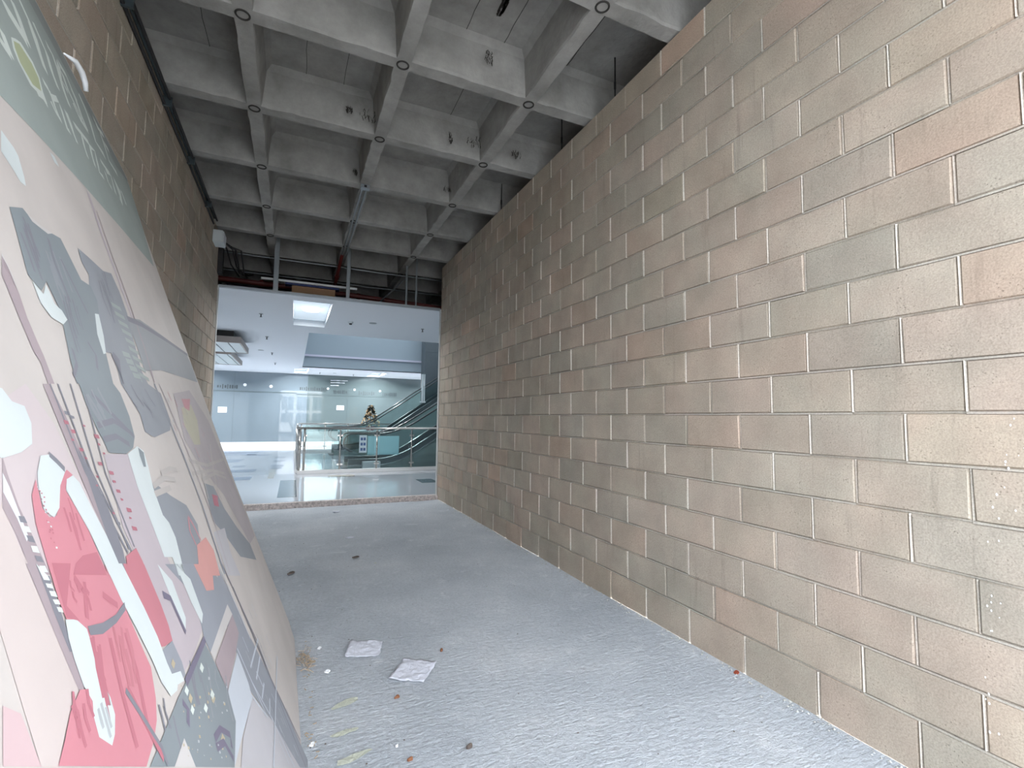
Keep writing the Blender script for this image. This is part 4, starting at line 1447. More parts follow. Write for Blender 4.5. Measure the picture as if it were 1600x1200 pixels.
(5,'cream2',[[-1.393,1.021],[-0.96,1.062],[-0.574,1.051],[-0.574,1.037],[-0.96,1.048],[-1.391,1.007]]),
(5,'cream2',[[-2.018,1.021],[-1.884,1.04],[-1.802,1.039],[-1.802,1.025],[-1.882,1.026],[-2.016,1.007]]),
(5,'cream2',[[-2.141,0.986],[-2.002,1.009],[-1.872,1.008],[-1.872,0.994],[-2.0,0.995],[-2.139,0.972]]),
(5,'cream2',[[-2.151,0.967],[-1.968,0.984],[-1.966,0.97],[-2.149,0.953]]),
(5,'cream2',[[-0.746,1.205],[-0.972,1.064],[-1.055,0.989],[-1.065,0.999],[-0.98,1.076],[-0.754,1.217]]),
(5,'cream2',[[-1.353,1.066],[-1.347,1.013],[-1.396,0.936],[-1.408,0.944],[-1.361,1.017],[-1.367,1.064]]),
(3,'dress2',[[-2.232,0.978],[-2.115,0.987],[-1.999,0.956],[-1.843,0.927],[-1.78,0.866],[-1.847,0.805],[-1.81,0.716],[-2.135,0.768],[-2.126,0.827],[-2.164,0.897],[-2.204,0.949]]),
(2,'mauvel',[[-2.406,1.034],[-2.255,1.046],[-2.257,0.936],[-2.245,0.888],[-2.214,0.781],[-2.409,0.813],[-2.438,0.901]]),
(4,'white',[[-2.255,1.046],[-2.157,1.072],[-2.115,1.064],[-2.122,1.025],[-2.145,0.975],[-2.144,0.911],[-2.112,0.891],[-2.099,0.855],[-2.135,0.768],[-2.189,0.777],[-2.189,0.818],[-2.25,0.826],[-2.256,0.889],[-2.267,0.977]]),
(5,'dress',[[-2.155,1.069],[-2.12,1.06],[-2.144,1.024],[-2.165,1.023],[-2.165,1.049]]),
(5,'redl',[[-1.871,0.899],[-1.843,0.875],[-1.81,0.824],[-1.82,0.818],[-1.853,0.867],[-1.879,0.891]]),
(5,'redl',[[-1.878,0.887],[-1.913,0.855],[-1.897,0.818],[-1.909,0.814],[-1.925,0.859],[-1.886,0.895]]),
(5,'orange',[[-1.893,0.815],[-1.726,0.823],[-1.669,0.776],[-1.713,0.7],[-1.992,0.745]]),
(5,'orange',[[-2.013,0.778],[-1.783,0.746],[-1.876,0.686],[-1.974,0.702]]),
(5,'red2',[[-2.474,0.855],[-2.41,0.862],[-2.399,0.837],[-2.396,0.81],[-2.493,0.826]]),
(5,'red2',[[-2.498,0.846],[-2.396,0.831],[-2.38,0.755],[-2.378,0.715],[-2.386,0.689],[-2.437,0.694],[-2.47,0.702],[-2.484,0.733],[-2.494,0.779]]),
(3,'mauvel',[[-2.396,0.831],[-2.073,0.787],[-2.111,0.651],[-2.29,0.631],[-2.416,0.63],[-2.462,0.666],[-2.386,0.689]]),
(3,'greym',[[-1.708,0.736],[-1.639,0.625],[-1.572,0.481],[-1.448,0.295],[-1.249,-0.107],[-1.319,-0.101],[-1.491,-0.01],[-1.725,0.264],[-1.864,0.399],[-1.876,0.548],[-1.859,0.631]]),
(4,'greym',[[-2.265,0.813],[-1.851,0.756],[-1.691,0.66],[-1.728,0.613],[-2.149,0.595],[-2.158,0.628],[-2.124,0.721]]),
(5,'white',[[-2.316,0.82],[-2.256,0.776],[-2.251,0.698],[-2.288,0.677],[-2.302,0.734]]),
(5,'white',[[-2.184,0.802],[-2.1,0.754],[-2.097,0.67],[-2.137,0.657],[-2.164,0.712]]),
(3,'greym',[[-2.481,0.694],[-2.386,0.689],[-2.373,0.647],[-2.378,0.624],[-2.464,0.629],[-2.462,0.666]]),
(4,'dress',[[-2.174,0.633],[-2.145,0.572],[-2.116,0.496],[-2.14,0.435],[-2.274,0.402],[-2.488,0.515],[-2.495,0.564],[-2.571,0.559],[-2.65,0.6],[-2.586,0.604],[-2.458,0.614],[-2.375,0.616],[-2.277,0.627]]),
(5,'pale',[[-2.495,0.564],[-2.488,0.515],[-2.571,0.559]]),
(4,'pale',[[-1.758,0.62],[-1.736,0.585],[-2.066,0.579],[-2.139,0.575],[-2.149,0.595]]),
(4,'mauve',[[-1.736,0.585],[-1.737,0.527],[-1.905,0.509],[-2.116,0.496],[-2.137,0.569]]),
(4,'whitebl',[[-1.863,0.506],[-1.854,0.417],[-1.875,0.382],[-2.152,0.397],[-2.274,0.402],[-2.14,0.435],[-2.122,0.493]]),
(3,'rackl',[[-1.875,0.382],[-1.685,0.235],[-1.491,-0.01],[-2.226,0.377],[-2.129,0.391]]),
(6,'whitebl',[[-1.416,0.414],[-1.748,0.421],[-1.748,0.429],[-1.416,0.422]]),
(6,'whitebl',[[-1.506,0.379],[-1.722,0.376],[-1.722,0.384],[-1.506,0.387]]),
(6,'whitebl',[[-1.674,0.39],[-1.648,0.325],[-1.656,0.323],[-1.682,0.388]]),
(6,'whitebl',[[-1.616,0.325],[-1.739,0.324],[-1.739,0.332],[-1.616,0.333]]),
(6,'whitebl',[[-1.61,0.273],[-1.714,0.261],[-1.714,0.269],[-1.61,0.281]]),
(6,'whitebl',[[-1.879,0.399],[-1.752,0.28],[-1.758,0.274],[-1.885,0.393]]),
(6,'whitebl',[[-1.07,0.241],[-1.916,0.21],[-1.916,0.218],[-1.07,0.249]]),
(6,'whitebl',[[-1.84,0.513],[-1.759,0.293],[-1.767,0.291],[-1.848,0.511]]),
(6,'whitebl',[[-1.672,0.732],[-1.57,0.464],[-1.578,0.462],[-1.68,0.73]]),
(6,'whitebl',[[-1.798,0.399],[-1.682,0.237],[-1.598,0.051],[-1.606,0.047],[-1.688,0.233],[-1.804,0.395]]),
(5,'greydk',[[-1.603,0.725],[-1.452,0.432],[-1.417,0.162],[-1.359,-0.076],[-1.371,-0.078],[-1.429,0.16],[-1.464,0.428],[-1.613,0.719]]),
(5,'greydk',[[-1.547,0.637],[-1.442,0.297],[-1.266,-0.019],[-1.276,-0.025],[-1.454,0.293],[-1.559,0.633]]),
(6,'white2',[[-2.398,0.612],[-2.393,0.601],[-2.411,0.598],[-2.417,0.609]]),
(6,'gold',[[-2.392,0.596],[-2.386,0.585],[-2.405,0.582],[-2.411,0.593]]),
(6,'white2',[[-2.403,0.58],[-2.398,0.569],[-2.416,0.567],[-2.421,0.577]]),
(6,'white2',[[-2.322,0.55],[-2.316,0.538],[-2.337,0.537],[-2.344,0.548]]),
(6,'white2',[[-2.245,0.547],[-2.238,0.534],[-2.263,0.532],[-2.27,0.545]]),
(6,'white2',[[-2.254,0.606],[-2.246,0.593],[-2.271,0.59],[-2.278,0.602]]),
(6,'gold',[[-2.42,0.667],[-2.414,0.657],[-2.432,0.653],[-2.437,0.663]]),
(6,'gold',[[-2.248,0.54],[-2.241,0.527],[-2.266,0.526],[-2.273,0.538]]),
(6,'gold',[[-2.279,0.472],[-2.272,0.459],[-2.296,0.459],[-2.303,0.471]]),
(6,'purple',[[-2.338,0.497],[-2.278,0.488],[-2.221,0.449],[-2.242,0.422],[-2.252,0.432],[-2.233,0.441],[-2.284,0.476],[-2.34,0.483]]),
(6,'purple',[[-2.345,0.484],[-2.283,0.464],[-2.256,0.415],[-2.268,0.409],[-2.291,0.452],[-2.349,0.47]]),
(6,'purple',[[-2.441,0.606],[-2.424,0.581],[-2.454,0.562],[-2.46,0.574],[-2.438,0.585],[-2.451,0.598]]),
(6,'purple',[[-2.346,0.773],[-2.304,0.755],[-2.281,0.679],[-2.295,0.675],[-2.316,0.747],[-2.352,0.759]]),
(6,'purple',[[-2.158,0.621],[-2.393,0.608],[-2.393,0.622],[-2.158,0.635]]),
(6,'white',[[-2.661,1.012],[-2.629,1.016],[-2.614,1.004],[-2.598,0.995],[-2.633,0.972],[-2.658,0.942],[-2.682,0.93],[-2.702,0.941],[-2.695,0.971],[-2.686,0.988]]),
(7,'greydk',[[-2.632,1.02],[-2.614,1.011],[-2.597,1.0],[-2.603,0.992],[-2.62,1.003],[-2.636,1.012]]),
(6,'red',[[-2.696,0.979],[-2.7,0.961],[-2.704,0.943],[-2.694,0.931],[-2.674,0.932],[-2.656,0.946],[-2.634,0.972],[-2.613,0.991],[-2.592,0.996],[-2.578,0.989],[-2.603,0.982],[-2.62,0.966],[-2.606,0.94],[-2.589,0.907],[-2.579,0.856],[-2.575,0.839],[-2.574,0.856],[-2.555,0.801],[-2.547,0.759],[-2.538,0.715],[-2.532,0.69],[-2.554,0.652],[-2.579,0.629],[-2.611,0.616],[-2.661,0.606],[-2.841,0.701],[-2.817,0.714],[-2.792,0.73],[-2.758,0.741],[-2.746,0.737],[-2.706,0.73],[-2.708,0.803],[-2.736,0.814],[-2.739,0.837],[-2.735,0.879],[-2.737,0.866],[-2.734,0.903],[-2.732,0.925],[-2.719,0.959]]),
(7,'redd',[[-2.666,0.869],[-2.638,0.876],[-2.587,0.875],[-2.579,0.849],[-2.581,0.84],[-2.683,0.857]]),
(7,'redd',[[-2.727,0.878],[-2.68,0.871],[-2.726,0.827],[-2.706,0.804],[-2.735,0.815]]),
(7,'redd',[[-2.679,0.857],[-2.663,0.83],[-2.682,0.799],[-2.69,0.805],[-2.673,0.83],[-2.687,0.851]]),
(7,'redd',[[-2.687,0.779],[-2.693,0.753],[-2.691,0.727],[-2.701,0.727],[-2.703,0.753],[-2.697,0.781]]),
(7,'redd',[[-2.635,0.764],[-2.653,0.702],[-2.664,0.633],[-2.674,0.635],[-2.663,0.704],[-2.645,0.766]]),
(7,'redd',[[-2.579,0.756],[-2.585,0.703],[-2.612,0.633],[-2.622,0.637],[-2.595,0.705],[-2.589,0.758]]),
(7,'redd',[[-2.614,0.823],[-2.576,0.799],[-2.582,0.791],[-2.62,0.815]]),
(7,'redd',[[-2.634,0.7],[-2.612,0.637],[-2.596,0.587],[-2.606,0.583],[-2.622,0.633],[-2.644,0.696]]),
(8,'greydk',[[-2.643,0.7],[-2.616,0.649],[-2.591,0.599],[-2.591,0.574],[-2.599,0.574],[-2.599,0.597],[-2.624,0.645],[-2.651,0.696]]),
(7,'white',[[-2.739,0.814],[-2.714,0.808],[-2.696,0.792],[-2.697,0.771],[-2.695,0.745],[-2.7,0.723],[-2.695,0.708],[-2.698,0.688],[-2.715,0.672],[-2.73,0.666],[-2.752,0.686],[-2.749,0.708],[-2.74,0.721],[-2.748,0.741],[-2.749,0.772],[-2.746,0.795]]),
(8,'greyl',[[-2.72,0.712],[-2.723,0.689],[-2.724,0.674],[-2.73,0.674],[-2.729,0.689],[-2.726,0.712]]),
(8,'greyl',[[-2.712,0.704],[-2.715,0.681],[-2.721,0.681],[-2.718,0.704]]),
(8,'greyl',[[-2.731,0.71],[-2.734,0.689],[-2.74,0.689],[-2.737,0.71]]),
(7,'white',[[-2.605,0.982],[-2.579,0.988],[-2.564,0.978],[-2.549,0.939],[-2.529,0.895],[-2.514,0.83],[-2.57,0.839],[-2.577,0.866],[-2.589,0.907],[-2.606,0.94],[-2.619,0.966]]),
(7,'white',[[-2.574,0.856],[-2.506,0.847],[-2.474,0.769],[-2.458,0.716],[-2.456,0.671],[-2.451,0.651],[-2.402,0.639],[-2.4,0.621],[-2.441,0.629],[-2.453,0.624],[-2.491,0.629],[-2.511,0.659],[-2.518,0.697],[-2.537,0.75],[-2.558,0.799]]),
(8,'greydk',[[-2.692,0.794],[-2.647,0.787],[-2.596,0.786],[-2.55,0.794],[-2.557,0.783],[-2.605,0.776],[-2.658,0.775],[-2.693,0.783]]),
(8,'whitebr',[[-2.693,0.977],[-2.691,0.977],[-2.692,0.976],[-2.694,0.976]]),
(8,'whitebr',[[-2.7,0.97],[-2.698,0.97],[-2.699,0.968],[-2.702,0.969]]),
(8,'whitebr',[[-2.699,0.968],[-2.696,0.967],[-2.697,0.965],[-2.701,0.966]]),
(8,'whitebr',[[-2.7,0.926],[-2.698,0.925],[-2.699,0.924],[-2.702,0.925]]),
(8,'redd',[[-2.698,0.942],[-2.695,0.941],[-2.696,0.939],[-2.7,0.94]]),
(8,'redd',[[-2.695,0.951],[-2.692,0.951],[-2.694,0.949],[-2.697,0.95]]),
(8,'whitebr',[[-2.704,0.926],[-2.702,0.926],[-2.703,0.924],[-2.705,0.925]]),
(8,'whitebr',[[-2.7,0.921],[-2.697,0.92],[-2.698,0.918],[-2.702,0.919]]),
(8,'whitebr',[[-2.694,0.939],[-2.69,0.938],[-2.692,0.936],[-2.696,0.937]]),
(8,'whitebr',[[-2.695,0.954],[-2.691,0.954],[-2.693,0.951],[-2.697,0.952]]),
(8,'redd',[[-2.705,0.928],[-2.702,0.927],[-2.704,0.926],[-2.707,0.927]]),
(8,'redd',[[-2.692,0.957],[-2.689,0.957],[-2.69,0.955],[-2.694,0.956]]),
(8,'whitebr',[[-2.699,0.94],[-2.698,0.94],[-2.699,0.938],[-2.701,0.939]]),
(8,'redd',[[-2.695,0.937],[-2.692,0.937],[-2.693,0.935],[-2.697,0.936]]),
(8,'whitebr',[[-2.695,0.967],[-2.692,0.966],[-2.693,0.964],[-2.697,0.965]]),
(8,'redd',[[-2.699,0.917],[-2.696,0.916],[-2.697,0.914],[-2.701,0.915]]),
(8,'redd',[[-2.7,0.955],[-2.698,0.954],[-2.699,0.953],[-2.701,0.954]]),
(8,'redd',[[-2.71,0.907],[-2.708,0.906],[-2.709,0.904],[-2.712,0.905]]),
(8,'redd',[[-2.698,0.965],[-2.695,0.965],[-2.696,0.963],[-2.7,0.964]]),
(8,'redd',[[-2.695,0.962],[-2.692,0.962],[-2.694,0.96],[-2.697,0.961]]),
(8,'redd',[[-2.701,0.947],[-2.698,0.946],[-2.699,0.944],[-2.702,0.945]]),
(8,'whitebr',[[-2.699,0.953],[-2.696,0.952],[-2.697,0.95],[-2.701,0.951]]),
(8,'whitebr',[[-2.691,0.957],[-2.689,0.956],[-2.69,0.954],[-2.693,0.955]]),
(8,'redd',[[-2.706,0.901],[-2.703,0.901],[-2.704,0.899],[-2.707,0.9]]),
(8,'redd',[[-2.699,0.926],[-2.696,0.925],[-2.697,0.924],[-2.7,0.925]]),
(8,'redd',[[-2.7,0.913],[-2.697,0.912],[-2.698,0.91],[-2.702,0.911]]),
(8,'redd',[[-2.705,0.917],[-2.702,0.916],[-2.703,0.914],[-2.707,0.915]]),
(8,'whitebr',[[-2.7,0.941],[-2.699,0.94],[-2.7,0.939],[-2.702,0.94]]),
(8,'redd',[[-2.708,0.914],[-2.705,0.914],[-2.707,0.912],[-2.71,0.913]]),
(8,'whitebr',[[-2.702,0.938],[-2.699,0.938],[-2.7,0.936],[-2.704,0.937]]),
(8,'whitebr',[[-2.694,0.97],[-2.692,0.97],[-2.693,0.968],[-2.696,0.969]]),
(8,'whitebr',[[-2.702,0.953],[-2.701,0.953],[-2.702,0.951],[-2.704,0.952]]),
(8,'whitebr',[[-2.704,0.895],[-2.7,0.894],[-2.702,0.892],[-2.706,0.893]]),
(8,'whitebr',[[-2.693,0.944],[-2.691,0.944],[-2.692,0.942],[-2.694,0.943]]),
(5,'greydk',[[-2.413,1.457],[-2.415,1.406],[-2.41,1.358],[-2.416,1.358],[-2.421,1.406],[-2.419,1.457]]),
(5,'greydk',[[-2.405,1.455],[-2.401,1.422],[-2.403,1.387],[-2.409,1.387],[-2.407,1.422],[-2.411,1.455]]),
(5,'greydk',[[-2.436,1.435],[-2.433,1.4],[-2.434,1.363],[-2.442,1.363],[-2.441,1.4],[-2.444,1.435]]),
(5,'greydk',[[-2.396,1.488],[-2.387,1.448],[-2.393,1.401],[-2.401,1.403],[-2.395,1.448],[-2.404,1.486]]),
(5,'greydk',[[-2.38,1.483],[-2.384,1.447],[-2.378,1.418],[-2.386,1.416],[-2.392,1.447],[-2.388,1.483]]),
(5,'greydk',[[-2.4,1.47],[-2.406,1.439],[-2.399,1.415],[-2.407,1.413],[-2.416,1.439],[-2.408,1.472]]),
(5,'greydk',[[-2.406,1.453],[-2.404,1.419],[-2.404,1.383],[-2.412,1.383],[-2.412,1.419],[-2.414,1.453]]),
(5,'dress2',[[-2.307,1.461],[-2.308,1.414],[-2.305,1.369],[-2.311,1.369],[-2.314,1.414],[-2.313,1.461]]),
(5,'dress2',[[-2.243,1.481],[-2.246,1.441],[-2.241,1.404],[-2.251,1.402],[-2.256,1.441],[-2.253,1.481]]),
(5,'dress2',[[-2.317,1.437],[-2.32,1.408],[-2.315,1.381],[-2.325,1.379],[-2.33,1.408],[-2.327,1.439]]),
(5,'dress2',[[-2.33,1.42],[-2.333,1.376],[-2.328,1.336],[-2.338,1.334],[-2.343,1.376],[-2.34,1.42]]),
(5,'dress2',[[-2.306,1.45],[-2.316,1.397],[-2.304,1.354],[-2.314,1.352],[-2.326,1.397],[-2.316,1.452]]),
(5,'dress2',[[-2.326,1.454],[-2.325,1.419],[-2.324,1.383],[-2.334,1.383],[-2.335,1.419],[-2.336,1.454]]),
(5,'dress2',[[-2.282,1.477],[-2.277,1.448],[-2.281,1.415],[-2.291,1.417],[-2.287,1.448],[-2.292,1.475]]),
(5,'greydk',[[-2.316,1.33],[-2.332,1.284],[-2.332,1.244],[-2.336,1.244],[-2.336,1.284],[-2.32,1.332]]),
(5,'greydk',[[-2.307,1.37],[-2.321,1.319],[-2.325,1.274],[-2.331,1.274],[-2.327,1.321],[-2.313,1.372]]),
(5,'greydk',[[-2.251,1.368],[-2.259,1.34],[-2.262,1.313],[-2.266,1.313],[-2.263,1.34],[-2.255,1.37]]),
(5,'greydk',[[-2.329,1.35],[-2.342,1.293],[-2.35,1.239],[-2.356,1.239],[-2.348,1.295],[-2.335,1.352]]),
(5,'greydk',[[-2.29,1.374],[-2.309,1.326],[-2.306,1.288],[-2.312,1.288],[-2.315,1.328],[-2.296,1.376]]),
(5,'greydk',[[-2.262,1.379],[-2.272,1.345],[-2.274,1.317],[-2.28,1.317],[-2.278,1.347],[-2.268,1.381]]),
(5,'greydk',[[-1.87,1.611],[-1.867,1.577],[-1.876,1.538],[-1.882,1.54],[-1.873,1.577],[-1.876,1.611]]),
(5,'greydk',[[-1.909,1.558],[-1.908,1.523],[-1.915,1.484],[-1.921,1.486],[-1.914,1.523],[-1.915,1.558]]),
(5,'greydk',[[-1.952,1.552],[-1.973,1.494],[-1.96,1.45],[-1.966,1.448],[-1.979,1.494],[-1.958,1.554]]),
(5,'greydk',[[-1.904,1.581],[-1.909,1.525],[-1.914,1.47],[-1.918,1.47],[-1.913,1.525],[-1.908,1.581]]),
(5,'greydk',[[-1.841,1.626],[-1.863,1.574],[-1.849,1.538],[-1.855,1.536],[-1.869,1.574],[-1.847,1.628]]),
(5,'greydk',[[-1.928,1.564],[-1.921,1.506],[-1.938,1.438],[-1.946,1.44],[-1.929,1.506],[-1.936,1.564]]),
(5,'dress2',[[-2.346,1.168],[-2.338,1.147],[-2.319,1.127],[-2.325,1.121],[-2.344,1.143],[-2.354,1.164]]),
(5,'dress2',[[-2.387,1.15],[-2.369,1.119],[-2.348,1.088],[-2.354,1.084],[-2.375,1.115],[-2.393,1.146]]),
(5,'dress2',[[-2.339,1.144],[-2.325,1.124],[-2.313,1.105],[-2.327,1.097],[-2.337,1.116],[-2.351,1.134]]),
(5,'dress2',[[-2.36,1.138],[-2.349,1.12],[-2.337,1.102],[-2.345,1.096],[-2.357,1.114],[-2.368,1.132]]),
(5,'dress2',[[-2.302,1.182],[-2.285,1.157],[-2.268,1.132],[-2.278,1.126],[-2.295,1.151],[-2.312,1.174]]),
(5,'dress2',[[-2.378,1.153],[-2.358,1.132],[-2.35,1.107],[-2.36,1.105],[-2.366,1.126],[-2.386,1.145]]),
(5,'dress2',[[-2.382,1.15],[-2.375,1.126],[-2.352,1.102],[-2.362,1.092],[-2.387,1.118],[-2.396,1.146]]),
(5,'greydk',[[-1.929,1.219],[-1.884,1.204],[-1.876,1.181],[-1.882,1.179],[-1.888,1.198],[-1.931,1.213]]),
(5,'greydk',[[-1.917,1.234],[-1.899,1.215],[-1.864,1.198],[-1.866,1.196],[-1.901,1.213],[-1.919,1.232]]),
(5,'greydk',[[-1.851,1.272],[-1.825,1.251],[-1.787,1.231],[-1.789,1.227],[-1.827,1.247],[-1.855,1.268]]),
(5,'greydk',[[-2.006,1.251],[-1.985,1.228],[-1.943,1.206],[-1.947,1.2],[-1.989,1.222],[-2.012,1.247]]),
(5,'greydk',[[-2.05,1.209],[-2.051,1.196],[-2.02,1.187],[-2.022,1.183],[-2.053,1.192],[-2.054,1.209]]),
(7,'redd',[[-2.62,0.955],[-2.62,0.94],[-2.623,0.924],[-2.627,0.924],[-2.624,0.94],[-2.624,0.955]]),
(7,'redd',[[-2.63,0.932],[-2.632,0.907],[-2.634,0.883],[-2.64,0.883],[-2.638,0.907],[-2.636,0.932]]),
(7,'redd',[[-2.61,0.933],[-2.613,0.913],[-2.614,0.894],[-2.62,0.894],[-2.619,0.913],[-2.616,0.933]]),
(7,'redd',[[-2.629,0.935],[-2.627,0.912],[-2.633,0.89],[-2.639,0.892],[-2.633,0.912],[-2.635,0.935]]),
(7,'redd',[[-2.642,0.942],[-2.642,0.926],[-2.645,0.909],[-2.651,0.909],[-2.648,0.926],[-2.648,0.942]]),
(7,'redd',[[-2.681,0.853],[-2.679,0.843],[-2.679,0.834],[-2.685,0.834],[-2.685,0.843],[-2.687,0.851]]),
(7,'redd',[[-2.668,0.838],[-2.662,0.822],[-2.665,0.807],[-2.671,0.809],[-2.668,0.822],[-2.674,0.836]]),
(7,'redd',[[-2.695,0.851],[-2.698,0.845],[-2.694,0.839],[-2.696,0.837],[-2.702,0.845],[-2.699,0.853]]),
(7,'redd',[[-2.656,0.843],[-2.659,0.836],[-2.655,0.829],[-2.661,0.825],[-2.667,0.836],[-2.664,0.845]]),
(7,'redd',[[-2.698,0.838],[-2.7,0.832],[-2.696,0.826],[-2.7,0.824],[-2.704,0.832],[-2.702,0.84]]),
(7,'redd',[[-2.713,0.767],[-2.725,0.743],[-2.732,0.718],[-2.736,0.72],[-2.729,0.745],[-2.717,0.769]]),
(7,'redd',[[-2.673,0.766],[-2.691,0.734],[-2.7,0.7],[-2.706,0.702],[-2.697,0.736],[-2.679,0.768]]),
(7,'redd',[[-2.687,0.76],[-2.699,0.742],[-2.702,0.72],[-2.71,0.722],[-2.707,0.744],[-2.693,0.764]]),
(7,'redd',[[-2.686,0.756],[-2.703,0.723],[-2.713,0.689],[-2.717,0.691],[-2.707,0.725],[-2.69,0.758]]),
(7,'redd',[[-2.683,0.779],[-2.701,0.746],[-2.71,0.713],[-2.716,0.715],[-2.707,0.748],[-2.689,0.781]]),
(7,'redd',[[-2.685,0.756],[-2.696,0.73],[-2.706,0.705],[-2.712,0.707],[-2.702,0.732],[-2.691,0.758]]),
(7,'redd',[[-2.677,0.764],[-2.693,0.733],[-2.703,0.702],[-2.711,0.704],[-2.701,0.737],[-2.685,0.768]]),
(7,'red2',[[-2.615,0.773],[-2.622,0.751],[-2.631,0.73],[-2.637,0.732],[-2.628,0.753],[-2.621,0.775]]),
(7,'red2',[[-2.571,0.76],[-2.577,0.729],[-2.595,0.702],[-2.603,0.708],[-2.587,0.733],[-2.581,0.762]]),
(7,'red2',[[-2.603,0.757],[-2.618,0.728],[-2.627,0.696],[-2.635,0.698],[-2.626,0.73],[-2.611,0.761]]),
(7,'red2',[[-2.582,0.741],[-2.587,0.713],[-2.604,0.69],[-2.61,0.694],[-2.595,0.717],[-2.59,0.743]]),
(7,'red2',[[-2.589,0.765],[-2.605,0.74],[-2.61,0.712],[-2.616,0.714],[-2.611,0.742],[-2.595,0.769]]),
(7,'red2',[[-2.598,0.738],[-2.605,0.713],[-2.617,0.691],[-2.625,0.695],[-2.613,0.717],[-2.606,0.74]]),
(7,'redd',[[-2.74,0.735],[-2.747,0.722],[-2.746,0.707],[-2.752,0.707],[-2.753,0.724],[-2.746,0.737]]),
(7,'redd',[[-2.775,0.726],[-2.78,0.708],[-2.782,0.691],[-2.788,0.691],[-2.786,0.71],[-2.781,0.728]]),
(7,'redd',[[-2.782,0.735],[-2.784,0.718],[-2.789,0.702],[-2.793,0.704],[-2.788,0.718],[-2.788,0.735]]),
(7,'redd',[[-2.758,0.726],[-2.764,0.713],[-2.764,0.699],[-2.77,0.699],[-2.77,0.715],[-2.764,0.728]]),
(7,'redd',[[-2.772,0.744],[-2.777,0.733],[-2.776,0.72],[-2.782,0.72],[-2.783,0.735],[-2.776,0.746]]),
(5,'greydk',[[-2.279,0.618],[-2.292,0.6],[-2.3,0.581],[-2.304,0.583],[-2.296,0.602],[-2.283,0.62]]),
(5,'greydk',[[-2.326,0.609],[-2.347,0.587],[-2.354,0.56],[-2.36,0.562],[-2.353,0.589],[-2.33,0.613]]),
(5,'greydk',[[-2.219,0.593],[-2.231,0.561],[-2.257,0.536],[-2.259,0.538],[-2.235,0.563],[-2.223,0.595]]),
(5,'greydk',[[-2.322,0.631],[-2.348,0.597],[-2.361,0.562],[-2.367,0.564],[-2.354,0.601],[-2.328,0.635]]),
(5,'greydk',[[-2.285,0.591],[-2.3,0.551],[-2.329,0.518],[-2.333,0.522],[-2.304,0.553],[-2.289,0.593]]),
(5,'greydk',[[-2.338,0.622],[-2.355,0.592],[-2.371,0.564],[-2.377,0.566],[-2.361,0.596],[-2.344,0.626]]),
(5,'dress2',[[-2.206,0.576],[-2.241,0.549],[-2.25,0.514],[-2.26,0.516],[-2.249,0.555],[-2.212,0.584]]),
(5,'dress2',[[-2.264,0.562],[-2.282,0.536],[-2.299,0.511],[-2.305,0.515],[-2.288,0.54],[-2.27,0.566]]),
(5,'dress2',[[-2.108,0.508],[-2.145,0.48],[-2.16,0.443],[-2.168,0.447],[-2.151,0.484],[-2.112,0.514]]),
(5,'dress2',[[-2.086,0.519],[-2.117,0.491],[-2.133,0.461],[-2.139,0.463],[-2.121,0.495],[-2.09,0.523]]),
(5,'dress2',[[-2.161,0.557],[-2.187,0.545],[-2.186,0.524],[-2.192,0.524],[-2.193,0.549],[-2.163,0.563]]),
(5,'greydk',[[-2.532,0.631],[-2.532,0.614],[-2.54,0.6],[-2.544,0.602],[-2.536,0.614],[-2.536,0.631]]),
(5,'greydk',[[-2.521,0.638],[-2.534,0.619],[-2.533,0.597],[-2.537,0.597],[-2.538,0.621],[-2.525,0.64]]),
(5,'greydk',[[-2.547,0.639],[-2.551,0.621],[-2.556,0.605],[-2.562,0.607],[-2.557,0.623],[-2.553,0.641]]),
(5,'greydk',[[-2.506,0.605],[-2.515,0.582],[-2.52,0.558],[-2.526,0.56],[-2.521,0.584],[-2.512,0.607]]),
(6,'greyl',[[-2.384,0.501],[-2.378,0.498],[-2.38,0.495],[-2.387,0.499]]),
(6,'gold',[[-2.403,0.486],[-2.399,0.484],[-2.4,0.481],[-2.406,0.484]]),
(6,'gold',[[-2.308,0.443],[-2.303,0.439],[-2.304,0.437],[-2.311,0.44]]),
(6,'greyl',[[-2.19,0.5],[-2.183,0.496],[-2.184,0.493],[-2.194,0.497]]),
(6,'gold',[[-2.377,0.619],[-2.372,0.617],[-2.373,0.615],[-2.38,0.617]]),
(6,'gold',[[-2.426,0.623],[-2.423,0.621],[-2.423,0.619],[-2.428,0.621]]),
(6,'greyl',[[-2.333,0.477],[-2.327,0.473],[-2.329,0.471],[-2.337,0.475]]),
(6,'gold',[[-2.457,0.592],[-2.454,0.59],[-2.454,0.588],[-2.459,0.59]]),
(6,'gold',[[-2.393,0.577],[-2.385,0.574],[-2.388,0.57],[-2.398,0.574]]),
(6,'greyl',[[-2.339,0.467],[-2.331,0.462],[-2.334,0.459],[-2.343,0.464]]),
(6,'gold',[[-2.492,0.55],[-2.486,0.546],[-2.489,0.543],[-2.496,0.547]]),
(6,'gold',[[-2.272,0.534],[-2.269,0.532],[-2.268,0.53],[-2.274,0.532]]),
(6,'greyl',[[-2.371,0.554],[-2.366,0.552],[-2.367,0.549],[-2.373,0.552]]),
(6,'gold',[[-2.305,0.548],[-2.297,0.544],[-2.3,0.54],[-2.31,0.544]]),
(6,'gold',[[-2.388,0.553],[-2.383,0.55],[-2.384,0.547],[-2.392,0.55]]),
(6,'greyl',[[-2.187,0.482],[-2.179,0.477],[-2.181,0.474],[-2.192,0.479]]),
(6,'gold',[[-2.265,0.54],[-2.256,0.535],[-2.259,0.532],[-2.27,0.536]]),
(6,'gold',[[-2.421,0.535],[-2.414,0.531],[-2.416,0.527],[-2.425,0.531]]),
